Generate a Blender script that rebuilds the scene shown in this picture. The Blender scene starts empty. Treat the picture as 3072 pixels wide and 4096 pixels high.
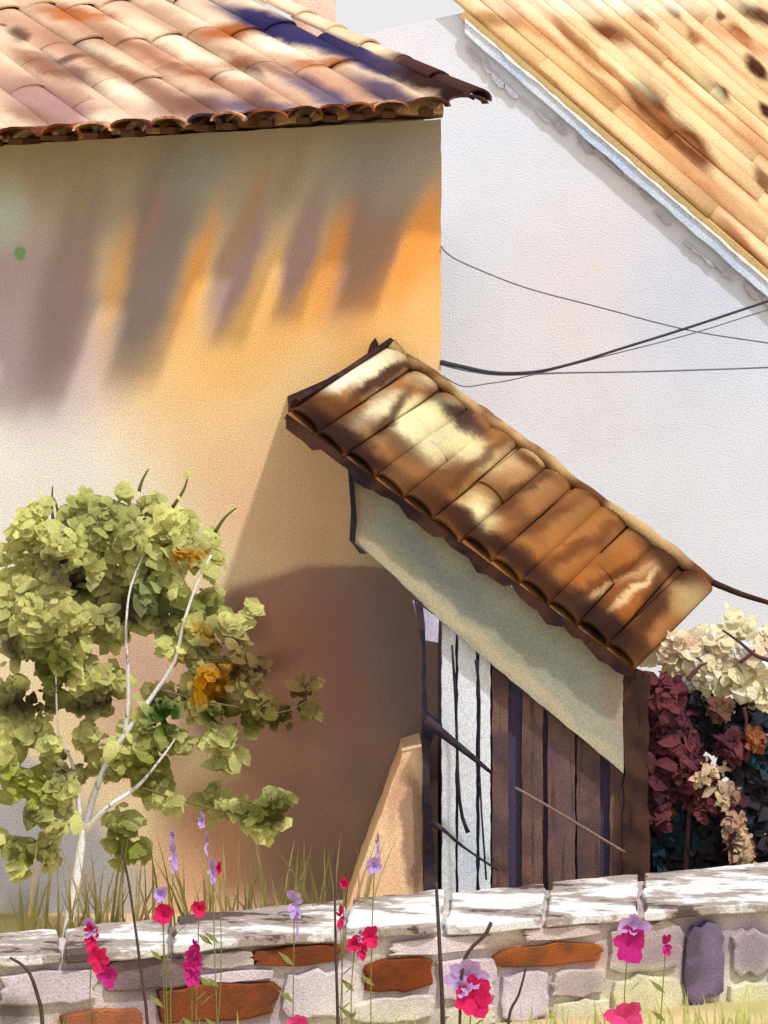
import bpy, bmesh, math, random
from mathutils import Vector, Matrix
random.seed(7)
R = math.radians
scene = bpy.context.scene
COL = scene.collection

# ------------------------------------------------------------------ camera
CAM = Vector((0.0, -12.0, 2.14))
FP = 9000.0                                   # focal length in photograph pixels (3072 x 4096)
cd = bpy.data.cameras.new('camera')
cd.sensor_fit = 'VERTICAL'; cd.sensor_height = 24.0; cd.sensor_width = 18.0
cd.lens = 12.0 / (2048.0 / FP)
cd.clip_end = 2000.0
cam = bpy.data.objects.new('camera', cd); COL.objects.link(cam)
cam.location = CAM; cam.rotation_euler = (R(90), 0, 0)
scene.camera = cam

# ------------------------------------------------------------------ light
TO_SUN = Vector((0.85, -1.0, 2.2)).normalized()
SUN_ELEV = math.asin(TO_SUN.z)
SUN_AZ = math.atan2(TO_SUN.x, TO_SUN.y)       # clockwise from +Y
world = bpy.data.worlds.new('World'); scene.world = world
world.use_nodes = True
wn = world.node_tree; wn.nodes.clear()
sky = wn.nodes.new('ShaderNodeTexSky'); sky.sky_type = 'NISHITA'; sky.sun_disc = False
sky.sun_elevation = SUN_ELEV; sky.sun_rotation = SUN_AZ
sky.air_density = 1.0; sky.dust_density = 4.0; sky.ozone_density = 1.0
SKY_STRENGTH = 0.10
# thin white cloud over the whole sky (same value in the Background units of the sky node)
cl = wn.nodes.new('ShaderNodeTexNoise'); cl.inputs['Scale'].default_value = 3.0; cl.inputs['Detail'].default_value = 5.0
cr = wn.nodes.new('ShaderNodeMapRange'); cr.inputs[3].default_value = 0.74; cr.inputs[4].default_value = 0.98
mx = wn.nodes.new('ShaderNodeMix'); mx.data_type = 'RGBA'
mx.inputs[7].default_value = (9.6, 9.35, 9.4, 1)
bg = wn.nodes.new('ShaderNodeBackground'); bg.inputs[1].default_value = SKY_STRENGTH
wo = wn.nodes.new('ShaderNodeOutputWorld')
wn.links.new(cl.outputs['Fac'], cr.inputs[0]); wn.links.new(cr.outputs[0], mx.inputs[0])
wn.links.new(sky.outputs[0], mx.inputs[6]); wn.links.new(mx.outputs[2], bg.inputs[0])
wn.links.new(bg.outputs[0], wo.inputs[0])

sd = bpy.data.lights.new('sun', 'SUN'); sd.energy = 2.9; sd.angle = R(2.5); sd.color = (1.0, 0.972, 0.94)
sun = bpy.data.objects.new('sun', sd); COL.objects.link(sun)
sun.rotation_euler = TO_SUN.to_track_quat('Z', 'Y').to_euler(); sun.location = (6, -10, 12)

vs = scene.view_settings
vs.view_transform = 'Standard'; vs.look = 'None'; vs.exposure = 0.0; vs.gamma = 1.0
vs.use_curve_mapping = False
scene.cycles.max_bounces = 4; scene.cycles.diffuse_bounces = 2; scene.cycles.adaptive_threshold = 0.03; scene.cycles.transmission_bounces = 3; scene.cycles.use_denoising = True
scene.display_settings.display_device = 'sRGB'

# ------------------------------------------------------------------ helpers
LIT = 0.92
def lin(c): 
    c = c / 255.0
    return c / 12.92 if c <= 0.04045 else ((c + 0.055) / 1.055) ** 2.4
def A(rgb, L=LIT):
    return tuple(min(0.9, lin(v) / L) for v in rgb) + (1.0,)

def at(px, py, y):
    """photograph pixel -> point on the vertical plane Y=y"""
    d = y + 12.0
    return Vector(((px - 1536) * d / FP, y, 2.14 - (py - 2048) * d / FP))
def on_plane(px, py, o, n):
    dr = Vector(((px - 1536) / FP, 1.0, -(py - 2048) / FP))
    t = (o - CAM).dot(n) / dr.dot(n)
    return CAM + dr * t

def link(name, me, mat=None, parent=None):
    o = bpy.data.objects.new(name, me); COL.objects.link(o)
    if mat and len(me.materials) == 0: me.materials.append(mat)
    if parent is not None:
        o.parent = parent
        o.matrix_parent_inverse = Matrix.Translation(parent.location).inverted()
    return o
def empty(name, loc, label, cat, group=None):
    o = bpy.data.objects.new(name, None); COL.objects.link(o)
    o.location = loc; o.empty_display_size = 0.1
    return tag(o, label, cat, group)
def tag(o, label, cat, group=None):
    o['label'] = label; o['category'] = cat
    if group: o['group'] = group
    return o
def structure(o): o['kind'] = 'structure'; return o

def mesh_py(name, v, f, smooth=False):
    me = bpy.data.meshes.new(name); me.from_pydata([tuple(p) for p in v], [], f); me.update()
    if smooth: me.polygons.foreach_set('use_smooth', [True] * len(me.polygons))
    return me
def fix(me, bevel=0.0, seg=1):
    bm = bmesh.new(); bm.from_mesh(me)
    bmesh.ops.recalc_face_normals(bm, faces=bm.faces)
    if bevel: bmesh.ops.bevel(bm, geom=list(bm.edges), offset=bevel, segments=seg, affect='EDGES', clamp_overlap=True)
    bm.to_mesh(me); bm.free(); me.update(); return me
def prism(name, pts, vec, bevel=0.0):
    """polygon pts extruded by vec"""
    n = len(pts); vec = Vector(vec)
    v = [Vector(p) for p in pts] + [Vector(p) + vec for p in pts]
    f = [tuple(range(n)), tuple(range(2 * n - 1, n - 1, -1))]
    f += [(i, (i + 1) % n, (i + 1) % n + n, i + n) for i in range(n)]
    return fix(mesh_py(name, v, f), bevel)
def ragged(pts, step=0.06, amp=0.006, seed=0):
    """subdivide an outline and jitter it in its own plane"""
    rnd = random.Random(seed); out = []
    for i in range(len(pts)):
        a, b = Vector(pts[i]), Vector(pts[(i + 1) % len(pts)])
        k = max(1, int((b - a).length / step))
        for j in range(k):
            p = a.lerp(b, j / k)
            out.append(p + Vector((rnd.uniform(-amp, amp), 0, rnd.uniform(-amp, amp))))
    return out
def box(name, lo, hi, bevel=0.004):
    x0, y0, z0 = lo; x1, y1, z1 = hi
    return prism(name, [(x0, y0, z0), (x1, y0, z0), (x1, y0, z1), (x0, y0, z1)], (0, y1 - y0, 0), bevel)
def tube(name, pts, rad, sides=6):
    pts = [Vector(p) for p in pts]; n = len(pts)
    if not isinstance(rad, (list, tuple)): rad = [rad] * n
    v = []; f = []
    for i, p in enumerate(pts):
        d = (pts[min(i + 1, n - 1)] - pts[max(i - 1, 0)]).normalized()
        a = d.orthogonal().normalized() if abs(d.y) > 0.98 else d.cross(Vector((0, 1, 0))).normalized()
        b = d.cross(a)
        for k in range(sides):
            w = 2 * math.pi * k / sides
            v.append(p + (a * math.cos(w) + b * math.sin(w)) * rad[i])
    for i in range(n - 1):
        for k in range(sides):
            k2 = (k + 1) % sides
            f.append((i * sides + k, i * sides + k2, (i + 1) * sides + k2, (i + 1) * sides + k))
    f.append(tuple(range(sides - 1, -1, -1))); f.append(tuple((n - 1) * sides + k for k in range(sides)))
    return fix(mesh_py(name, v, f, True))
def smooth_path(pts, k=4):
    pts = [Vector(p) for p in pts]; out = []
    for i in range(len(pts) - 1):
        p0 = pts[max(i - 1, 0)]; p1 = pts[i]; p2 = pts[i + 1]; p3 = pts[min(i + 2, len(pts) - 1)]
        for j in range(k):
            t = j / k
            out.append(0.5 * ((2 * p1) + (p2 - p0) * t + (2 * p0 - 5 * p1 + 4 * p2 - p3) * t * t + (3 * p1 - p0 - 3 * p2 + p3) * t ** 3))
    out.append(pts[-1]); return out

# ------------------------------------------------------------------ materials
def wash(name, base, strokes=(), grain=0.20, gscale=115.0, bump=0.7, bscale=150.0, cloud=0.10, cscale=2.5,
         rough=0.95, warp=0.10, leaf=0.0, second=None, dry=None, tint=0.0):
    """granulated pigment: base colour + soft-edged stains (x,z in world metres) + fine tooth.
    strokes: (xc, zc, half_len, half_wid, angle, rgba, soft, strength)"""
    m = bpy.data.materials.new(name); m.use_nodes = True
    nt = m.node_tree; N = nt.nodes; N.clear(); L = nt.links
    out = N.new('ShaderNodeOutputMaterial'); bs = N.new('ShaderNodeBsdfPrincipled')
    bs.inputs['Roughness'].default_value = rough
    bs.inputs['Specular IOR Level'].default_value = 0.12
    geo = N.new('ShaderNodeNewGeometry'); pos = geo.outputs['Position']
    def noise(sc, det=3.0, vec=None, rgh=0.55):
        n = N.new('ShaderNodeTexNoise'); n.inputs['Scale'].default_value = sc
        n.inputs['Detail'].default_value = det; n.inputs['Roughness'].default_value = rgh
        L.new(vec or pos, n.inputs['Vector']); return n
    def math_(op, a, b=None):
        n = N.new('ShaderNodeMath'); n.operation = op
        for i, q in enumerate((a, b)):
            if q is None: continue
            if isinstance(q, (int, float)): n.inputs[i].default_value = q
            else: L.new(q, n.inputs[i])
        return n.outputs[0]
    def mix(fac, a, b, blend='MIX'):
        n = N.new('ShaderNodeMix'); n.data_type = 'RGBA'; n.blend_type = blend
        for i, q in ((0, fac), (6, a), (7, b)):
            if isinstance(q, (int, float)): n.inputs[i].default_value = q
            elif isinstance(q, tuple): n.inputs[i].default_value = q
            else: L.new(q, n.inputs[i])
        return n.outputs[2]
    def rng(v, a, b, c, d, sm=False):
        n = N.new('ShaderNodeMapRange')
        if sm: n.interpolation_type = 'SMOOTHSTEP'
        n.inputs[1].default_value = a; n.inputs[2].default_value = b
        n.inputs[3].default_value = c; n.inputs[4].default_value = d
        L.new(v, n.inputs[0]); return n.outputs[0]
    col = base
    if second:
        col = mix(rng(noise(second[1], 2).outputs['Fac'], 0.40, 0.62, 0, 1, True), base, second[0])
    if strokes:
        w1 = noise(5.0, 1); w2 = noise(38.0, 1)
        vm = N.new('ShaderNodeVectorMath'); vm.operation = 'SCALE'; vm.inputs['Scale'].default_value = warp
        sb = N.new('ShaderNodeVectorMath'); sb.operation = 'SUBTRACT'; sb.inputs[1].default_value = (.5, .5, .5)
        L.new(w1.outputs['Color'], sb.inputs[0]); L.new(sb.outputs[0], vm.inputs[0])
        vm2 = N.new('ShaderNodeVectorMath'); vm2.operation = 'SCALE'; vm2.inputs['Scale'].default_value = warp * 0.28
        sb2 = N.new('ShaderNodeVectorMath'); sb2.operation = 'SUBTRACT'; sb2.inputs[1].default_value = (.5, .5, .5)
        L.new(w2.outputs['Color'], sb2.inputs[0]); L.new(sb2.outputs[0], vm2.inputs[0])
        a1 = N.new('ShaderNodeVectorMath'); L.new(pos, a1.inputs[0]); L.new(vm.outputs[0], a1.inputs[1])
        a2 = N.new('ShaderNodeVectorMath'); L.new(a1.outputs[0], a2.inputs[0]); L.new(vm2.outputs[0], a2.inputs[1])
        sx = N.new('ShaderNodeSeparateXYZ'); L.new(a2.outputs[0], sx.inputs[0])
        cx = N.new('ShaderNodeCombineXYZ'); L.new(sx.outputs['X'], cx.inputs['X']); L.new(sx.outputs['Z'], cx.inputs['Y'])
        for (xc, zc, hl, hw, ang, rgba, soft, strength) in strokes:
            mp = N.new('ShaderNodeMapping'); mp.vector_type = 'TEXTURE'
            mp.inputs['Location'].default_value = (xc, zc, 0)
            mp.inputs['Rotation'].default_value = (0, 0, ang)
            mp.inputs['Scale'].default_value = (hl, hw, 1)
            L.new(cx.outputs[0], mp.inputs['Vector'])
            ln = N.new('ShaderNodeVectorMath'); ln.operation = 'LENGTH'; L.new(mp.outputs[0], ln.inputs[0])
            f = rng(ln.outputs['Value'], max(0.0, 1 - soft), 1 + soft, strength, 0, True)
            col = mix(f, col, rgba)
    if dry:      # dry-brush limewash: hard broken edges, stretched sideways
        mp = N.new('ShaderNodeMapping'); mp.inputs['Scale'].default_value = dry[2]
        L.new(pos, mp.inputs['Vector'])
        n1 = noise(dry[1], 5, mp.outputs[0], 0.7)
        col = mix(rng(n1.outputs['Fac'], dry[3], dry[3] + 0.05, 0, 1), col, dry[0])
        if len(dry) > 4: col = mix(rng(n1.outputs['Fac'], dry[5], dry[5] + 0.04, 0, 1), col, dry[4])
    if cloud:
        c = noise(cscale, 2)
        col = mix(1.0, col, rng(c.outputs['Fac'], 0.25, 0.75, 1 - cloud, 1 + cloud), 'MULTIPLY')
    if tint:
        at_ = N.new('ShaderNodeAttribute'); at_.attribute_name = 'tint'
        col = mix(1.0, col, rng(at_.outputs['Fac'], 0, 1, 1 - tint, 1 + tint), 'MULTIPLY')
    g = noise(gscale, 1)
    col = mix(1.0, col, rng(g.outputs['Fac'], 0.25, 0.75, 1 - grain, 1 + grain), 'MULTIPLY')
    L.new(col, bs.inputs['Base Color'])
    if bump:
        bn = noise(bscale, 1); bp = N.new('ShaderNodeBump'); bp.inputs['Strength'].default_value = bump
        bp.inputs['Distance'].default_value = 0.006
        L.new(bn.outputs['Fac'], bp.inputs['Height']); L.new(bp.outputs[0], bs.inputs['Normal'])
    if leaf:
        tr = N.new('ShaderNodeBsdfTranslucent'); L.new(col, tr.inputs['Color'])
        ms = N.new('ShaderNodeMixShader'); ms.inputs[0].default_value = leaf
        L.new(bs.outputs[0], ms.inputs[1]); L.new(tr.outputs[0], ms.inputs[2]); L.new(ms.outputs[0], out.inputs[0])
    else:
        L.new(bs.outputs[0], out.inputs[0])
    return m

def strk(fn, items, L=LIT):
    """items: (x1,y1,x2,y2,half_width, rgb, soft, strength) in photograph pixels; fn maps a pixel to a point on the surface"""
    out = []
    for it in items:
        x1, y1, x2, y2, hw, rgb = it[:6]
        Lc = (L[0] if sum(rgb) > 540 else L[1]) if isinstance(L, tuple) else L
        soft = it[6] if len(it) > 6 else 0.5
        st = it[7] if len(it) > 7 else 1.0
        p, q = fn(x1, y1), fn(x2, y2)
        ex = fn(x1 + 10, y1) - p; ez = fn(x1, y1 + 10) - p
        sc = 0.5 * (math.hypot(ex.x, ex.z) + math.hypot(ez.x, ez.z)) / 10
        d = Vector((q.x - p.x, q.z - p.z)); hl = d.length / 2 + hw * sc
        out.append(((p.x + q.x) / 2, (p.z + q.z) / 2, hl, hw * sc, math.atan2(d.y, d.x) if d.length > 1e-6 else 0.0, A(rgb, Lc), soft, st))
    return out

# ------------------------------------------------------------------ barrel tile
def barrel(name, w, length, h, taper=0.86, th=0.012, seg=7, flat=0.0):
    """half-round tile: x across, y from the low wide end upward, z up"""
    v = []; f = []; n = seg + 1
    for (yy, s) in ((0.0, 1.0), (length, taper)):
        for lay in (0, 1):
            for i in range(n):
                a = math.pi * i / seg
                ww = (w / 2 - th * lay) * s; hh = (h - th * lay) * s
                v.append((-math.cos(a) * ww, yy, math.sin(a) * hh))
    o0, i0, o1, i1 = 0, n, 2 * n, 3 * n
    for i in range(seg):
        f.append((o0 + i, o0 + i + 1, o1 + i + 1, o1 + i))
        f.append((i0 + i + 1, i0 + i, i1 + i, i1 + i + 1))
        f.append((o0 + i + 1, o0 + i, i0 + i, i0 + i + 1))
        f.append((o1 + i, o1 + i + 1, i1 + i + 1, i1 + i))
    f.append((o0, o1, i1, i0)); f.append((o0 + seg, i0 + seg, i1 + seg, o1 + seg))
    me = mesh_py(name, v, f)
    for p in me.polygons: p.use_smooth = p.index % 4 < 2 and p.index < seg * 4
    return me
def frame(origin, along, normal):
    y = along.normalized(); z = (normal - y * normal.dot(y)).normalized(); x = y.cross(z)
    m = Matrix((x, y, z)).transposed().to_4x4(); m.translation = origin
    return m
def place(o, parent, mat4):
    o.parent = parent; o.matrix_parent_inverse = Matrix.Translation(parent.location).inverted()
    o.matrix_basis = mat4
    return o

# ================================================================== GROUND
g = bpy.data.meshes.new('ground')
gm = wash('garden_earth', A((204, 178, 142)), second=(A((176, 164, 112)), 1.2), cloud=0.2)
g = mesh_py('ground', [(-400, -60, 0), (400, -60, 0), (400, 600, 0), (-400, 600, 0)], [(0, 1, 2, 3)])
structure(link('ground', g, gm))

# ================================================================== STUCCO HOUSE (left)
WX1 = at(1765, 0, 0).x
WTOP = 4.205
house = empty('stucco_house', (-1.6, 2.0, 0), 'ochre stucco house with streaked wall under a deep clay tile eave', 'house')
def wp(px, py): return at(px, py, 0.0)
wall_st = [
    # broad plaster tones
    (420, 1850, 800, 1900, 330, (242, 218, 186), 0.7, 0.9), (100, 1850, 100, 2150, 400, (228, 226, 220), 0.6),
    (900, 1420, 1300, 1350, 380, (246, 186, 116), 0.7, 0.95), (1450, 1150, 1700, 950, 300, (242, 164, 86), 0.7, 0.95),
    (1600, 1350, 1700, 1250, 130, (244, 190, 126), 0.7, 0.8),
    (1280, 1420, 1130, 1650, 110, (246, 202, 146), 0.8, 0.7), (1000, 1750, 1150, 1700, 180, (246, 200, 146), 0.8, 0.7),
    # eave shade painted in: grey band, slanting streaks, ochre lit gaps
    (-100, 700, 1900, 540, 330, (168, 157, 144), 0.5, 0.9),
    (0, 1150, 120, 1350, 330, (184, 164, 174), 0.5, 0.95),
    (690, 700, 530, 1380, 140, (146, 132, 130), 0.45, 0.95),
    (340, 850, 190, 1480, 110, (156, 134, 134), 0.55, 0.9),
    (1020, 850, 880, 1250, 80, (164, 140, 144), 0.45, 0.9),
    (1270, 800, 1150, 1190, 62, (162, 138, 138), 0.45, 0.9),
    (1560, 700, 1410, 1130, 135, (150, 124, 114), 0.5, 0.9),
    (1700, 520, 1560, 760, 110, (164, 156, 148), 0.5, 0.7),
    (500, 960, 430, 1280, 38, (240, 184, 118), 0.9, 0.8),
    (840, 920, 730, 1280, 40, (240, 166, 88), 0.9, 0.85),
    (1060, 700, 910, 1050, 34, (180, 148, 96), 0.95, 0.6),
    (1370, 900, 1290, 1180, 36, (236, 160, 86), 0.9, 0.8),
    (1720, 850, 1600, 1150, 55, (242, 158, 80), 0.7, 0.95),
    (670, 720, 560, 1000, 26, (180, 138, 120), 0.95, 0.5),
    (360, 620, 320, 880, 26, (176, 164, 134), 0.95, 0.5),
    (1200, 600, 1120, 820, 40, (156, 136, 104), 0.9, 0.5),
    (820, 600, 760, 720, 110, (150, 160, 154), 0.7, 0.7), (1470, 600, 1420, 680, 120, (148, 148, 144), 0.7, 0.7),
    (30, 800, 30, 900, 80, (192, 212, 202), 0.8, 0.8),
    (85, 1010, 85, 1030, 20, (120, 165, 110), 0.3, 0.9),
    # wall shadow beside the canopy painted in: peach above, dark brown below
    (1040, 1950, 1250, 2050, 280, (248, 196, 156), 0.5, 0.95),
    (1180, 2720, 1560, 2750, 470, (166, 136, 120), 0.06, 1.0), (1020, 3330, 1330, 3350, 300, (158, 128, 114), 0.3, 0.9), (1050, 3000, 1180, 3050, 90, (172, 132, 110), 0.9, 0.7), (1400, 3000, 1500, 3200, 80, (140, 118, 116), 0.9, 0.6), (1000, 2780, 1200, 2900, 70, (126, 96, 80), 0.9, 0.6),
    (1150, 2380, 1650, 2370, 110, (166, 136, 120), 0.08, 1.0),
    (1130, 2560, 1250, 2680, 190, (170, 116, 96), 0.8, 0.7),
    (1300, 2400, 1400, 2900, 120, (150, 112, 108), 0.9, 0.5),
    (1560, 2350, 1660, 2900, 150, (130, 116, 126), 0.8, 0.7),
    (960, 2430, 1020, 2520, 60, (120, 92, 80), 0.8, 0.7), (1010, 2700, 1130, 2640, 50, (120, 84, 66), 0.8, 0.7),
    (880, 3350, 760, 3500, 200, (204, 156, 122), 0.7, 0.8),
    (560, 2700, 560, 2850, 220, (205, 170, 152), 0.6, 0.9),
    (60, 3350, 330, 3560, 260, (166, 167, 174), 0.35, 0.95), (40, 3080, 120, 3120, 90, (176, 178, 186), 0.4, 0.9),  # grey: tree shade on the lower wall, painted in
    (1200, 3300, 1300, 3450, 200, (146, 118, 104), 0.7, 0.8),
]
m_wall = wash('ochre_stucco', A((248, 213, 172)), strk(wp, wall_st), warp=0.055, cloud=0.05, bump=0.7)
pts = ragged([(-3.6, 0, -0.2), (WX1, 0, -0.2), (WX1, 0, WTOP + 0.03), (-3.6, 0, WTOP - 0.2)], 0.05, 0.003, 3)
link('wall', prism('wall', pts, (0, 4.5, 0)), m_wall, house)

# roof plane (front slope) ---------------------------------------------------
PITCH = R(30)
EV = Vector((1, 0, 0.072)).normalized()
o_eave = at(1930, 425, -0.22)
def eave_pt(x, y=-0.22): return Vector((x, y, o_eave.z + (x - o_eave.x) * EV.z / EV.x))
SL = Vector((0, math.cos(PITCH), math.sin(PITCH)))
RN = EV.cross(SL).normalized()
if RN.z < 0: RN = -RN
def rp(px, py): return on_plane(px, py, o_eave + RN * 0.05, RN)
roof_st = [
    (0, 60, 620, 330, 46, (208, 150, 118), 0.7, 0.85), (200, 30, 720, 270, 40, (196, 140, 106), 0.7, 0.85),
    (500, 0, 900, 200, 40, (204, 158, 128), 0.7, 0.8), (0, 300, 480, 520, 60, (196, 142, 122), 0.7, 0.85),
    (100, 380, 400, 500, 55, (180, 138, 138), 0.8, 0.8), (480, 360, 850, 460, 55, (168, 124, 112), 0.7, 0.9),
    (700, 250, 1200, 420, 60, (206, 152, 122), 0.8, 0.8), (1150, 260, 1600, 430, 60, (204, 148, 116), 0.8, 0.8),
    (130, 230, 380, 330, 34, (146, 100, 88), 0.6, 0.9), (250, 240, 380, 205, 16, (120, 84, 70), 0.5, 0.95),
    (60, 130, 90, 150, 28, (118, 84, 68), 0.5, 0.9), (180, 40, 420, 60, 30, (198, 110, 44), 0.6, 0.9),
    (830, 130, 1030, 110, 34, (192, 100, 36), 0.6, 0.95), (770, 290, 980, 245, 24, (190, 96, 34), 0.6, 0.95),
    (980, 260, 1030, 300, 20, (130, 84, 60), 0.6, 0.9), (1200, 260, 1400, 245, 20, (200, 116, 50), 0.7, 0.9),
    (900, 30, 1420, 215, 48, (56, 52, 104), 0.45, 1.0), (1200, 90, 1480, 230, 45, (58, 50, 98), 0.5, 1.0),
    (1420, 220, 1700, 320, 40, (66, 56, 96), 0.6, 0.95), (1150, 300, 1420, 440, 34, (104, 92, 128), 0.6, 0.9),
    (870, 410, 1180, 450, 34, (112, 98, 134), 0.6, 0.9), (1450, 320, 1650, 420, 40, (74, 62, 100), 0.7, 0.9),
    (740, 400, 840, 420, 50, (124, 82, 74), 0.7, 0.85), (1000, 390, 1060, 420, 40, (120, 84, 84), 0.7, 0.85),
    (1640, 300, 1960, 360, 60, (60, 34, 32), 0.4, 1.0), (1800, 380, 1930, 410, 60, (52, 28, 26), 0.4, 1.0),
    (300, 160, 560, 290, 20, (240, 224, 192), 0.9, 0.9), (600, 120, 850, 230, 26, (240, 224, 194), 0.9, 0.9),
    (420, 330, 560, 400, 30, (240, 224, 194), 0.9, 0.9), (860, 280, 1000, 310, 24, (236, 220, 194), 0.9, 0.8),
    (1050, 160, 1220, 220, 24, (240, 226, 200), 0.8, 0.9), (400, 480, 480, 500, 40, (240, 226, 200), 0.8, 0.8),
    (250, 150, 700, 400, 26, (150, 96, 66), 0.9, 0.8), (480, 150, 900, 350, 20, (162, 104, 70), 0.9, 0.7), (20, 420, 220, 500, 30, (150, 104, 92), 0.9, 0.8),
    (860, 200, 1250, 330, 18, (150, 96, 70), 0.9, 0.7), (60, 200, 260, 330, 24, (168, 108, 76), 0.9, 0.7),
]
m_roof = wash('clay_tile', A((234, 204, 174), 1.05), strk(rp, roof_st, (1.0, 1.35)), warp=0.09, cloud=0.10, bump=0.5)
m_eave = [wash('eave_clay_%s' % n, A(c), cloud=0.25, cscale=9, second=(A(c2), 12.0)) for n, c, c2 in
          (('pale', (214, 172, 138), (150, 100, 70)), ('umber', (104, 58, 34), (66, 38, 30)),
           ('indigo', (92, 72, 80), (60, 44, 52)), ('rust', (170, 92, 44), (96, 52, 34)))]
m_deck = wash('pale_mortar', A((232, 206, 176)), cloud=0.12)
m_plate = wash('stained_mortar', A((206, 170, 136)), cloud=0.2, cscale=4, second=(A((120, 78, 52)), 3.2))
m_dark = wash('dark_timber', A((84, 56, 44)), cloud=0.25, cscale=8)

# deck: front slope, right hip slope, left end
ridge_z = 2.6
ex0 = -3.9
c0 = eave_pt(o_eave.x); cL = eave_pt(ex0)
rk = 2.9
HX = 0.60
top_r = c0 + Vector((-HX * rk, 0.87 * rk, 0)) ; top_r.z = c0.z - HX * rk * 0.072 + 0.5 * rk
top_l = Vector((ex0, top_r.y, cL.z + 0.5 * rk))
back_r = Vector((c0.x, 2 * top_r.y - c0.y, c0.z)); back_l = Vector((ex0, back_r.y, cL.z))
dn = Vector((0, 0, -0.05))
V = [c0, cL, top_l, top_r, back_r, back_l]
c0d = c0 + SL * 0.30 + Vector((-0.30, 0, 0)); cLd = cL + SL * 0.30
back_r.x = WX1 - 0.02
V = [c0d, cLd, top_l, top_r, back_r, back_l]
dn = Vector((0, 0, -0.03))
V2 = [p - RN * 0.02 for p in V] + [p + dn - RN * 0.02 for p in V]
F = [(0, 1, 2, 3), (3, 2, 5, 4), (0, 3, 4), (6, 9, 8, 7), (9, 10, 11, 8), (6, 10, 9), (0, 6, 7, 1), (1, 7, 8, 2), (2, 8, 11, 5), (5, 11, 10, 4), (4, 10, 6, 0)]
roof_l = link('roof', fix(mesh_py('roof', V2, F)), m_deck, house)

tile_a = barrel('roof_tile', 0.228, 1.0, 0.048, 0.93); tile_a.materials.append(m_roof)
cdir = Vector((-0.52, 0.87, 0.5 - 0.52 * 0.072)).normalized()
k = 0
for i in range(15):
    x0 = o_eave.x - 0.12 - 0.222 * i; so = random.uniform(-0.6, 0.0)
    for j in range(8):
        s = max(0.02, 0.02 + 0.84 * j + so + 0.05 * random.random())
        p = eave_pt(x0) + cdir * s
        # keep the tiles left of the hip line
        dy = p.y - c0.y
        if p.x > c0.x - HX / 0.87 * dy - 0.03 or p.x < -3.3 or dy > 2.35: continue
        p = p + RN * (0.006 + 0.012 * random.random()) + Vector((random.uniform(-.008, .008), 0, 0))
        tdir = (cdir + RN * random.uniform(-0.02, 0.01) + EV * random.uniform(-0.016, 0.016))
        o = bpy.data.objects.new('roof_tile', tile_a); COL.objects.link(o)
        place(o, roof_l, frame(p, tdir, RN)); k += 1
# hip tiles
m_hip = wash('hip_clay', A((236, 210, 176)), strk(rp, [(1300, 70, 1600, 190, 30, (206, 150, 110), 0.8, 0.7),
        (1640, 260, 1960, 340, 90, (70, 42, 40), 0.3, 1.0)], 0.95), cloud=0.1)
tile_h = barrel('hip_tile', 0.17, 0.42, 0.06); tile_h.materials.append(m_hip)
hd = (top_r - c0).normalized(); hn = (RN + Vector((0.45, 0, 0.5))).normalized()
for j in range(8):
    o = bpy.data.objects.new('hip_tile', tile_h); COL.objects.link(o)
    p = c0 + hd * (0.06 + 0.36 * j) + hn * (0.02 + 0.004 * (j % 2)) + Vector((random.uniform(-.012, .012), 0, 0))
    place(o, roof_l, frame(p, (hd + hn * random.uniform(-.03, .02)).normalized(), hn))
# uneven bell-cast eave course: each tile lies on a rafter tail and its reach is set to cast a finger of shade
reach = [(1862, 0.30, 2), (1712, 0.47, 1), (1565, 0.36, 0), (1440, 0.48, 3), (1335, 0.35, 3), (1235, 0.52, 1), (1085, 0.37, 3), (940, 0.60, 0), (850, 0.59, 2),
         (705, 0.42, 0), (570, 0.63, 1), (430, 0.65, 0), (300, 0.53, 3), (150, 0.69, 1), (0, 0.65, 0), (-150, 0.63, 0), (-310, 0.58, 1), (-470, 0.53, 0), (-640, 0.53, 1), (-800, 0.53, 1)]
for ri, (px, d, mi) in enumerate(reach):
    gap = (reach[max(ri - 1, 0)][0] - reach[min(ri + 1, len(reach) - 1)][0]) / (2.0 if 0 < ri < len(reach) - 1 else 1.0)
    zc = at(px, 0, 0).x
    base = eave_pt(zc, 0.0); base.z = 4.06 + (px / 1765.0) * 0.172
    ln = d + 0.14
    me = barrel('eave_tile', max(0.17, gap / 750.0 * 1.12), ln, 0.05, 0.94); me.materials.append(m_eave[mi])
    al = Vector((0, math.cos(R(10)), math.sin(R(10))))
    o = bpy.data.objects.new('eave_tile', me); COL.objects.link(o)
    p = Vector((zc, -d, base.z + 0.045 - math.tan(R(10)) * d + 0.03))
    place(o, roof_l, frame(p, al, Vector((0, -0.17, 1))))
    r0 = Vector((zc - 0.05, 0.0, base.z + 0.03)); dd = Vector((0, -(d - 0.05), -math.tan(R(10)) * (d - 0.05)))
    q = [r0, r0 + Vector((0.07, 0, 0)), r0 + Vector((0.07, 0, 0.035)), r0 + Vector((0, 0, 0.035))]
    if px < 1760: link('rafter_tail', prism('rafter_tail', q, dd, 0.003), m_dark, house)
# wall plate closing the gap between wall head and tiles
q = [at(-1500, 0, 0) * 1, at(1765, 0, 0) * 1]
zl = 4.06 + (-1500 / 1765.0) * 0.172; zr = 4.06 + 0.172
pl = [(q[0].x, -0.03, zl + 0.045), (q[1].x + 0.01, -0.03, zr + 0.045), (q[1].x + 0.01, -0.03, zr + 0.12), (q[0].x, -0.03, zl + 0.12)]
link('wall_plate', prism('wall_plate', ragged([Vector(p) for p in pl], .08, .01, 77), (0, 0.2, 0)), m_plate, house)
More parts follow.
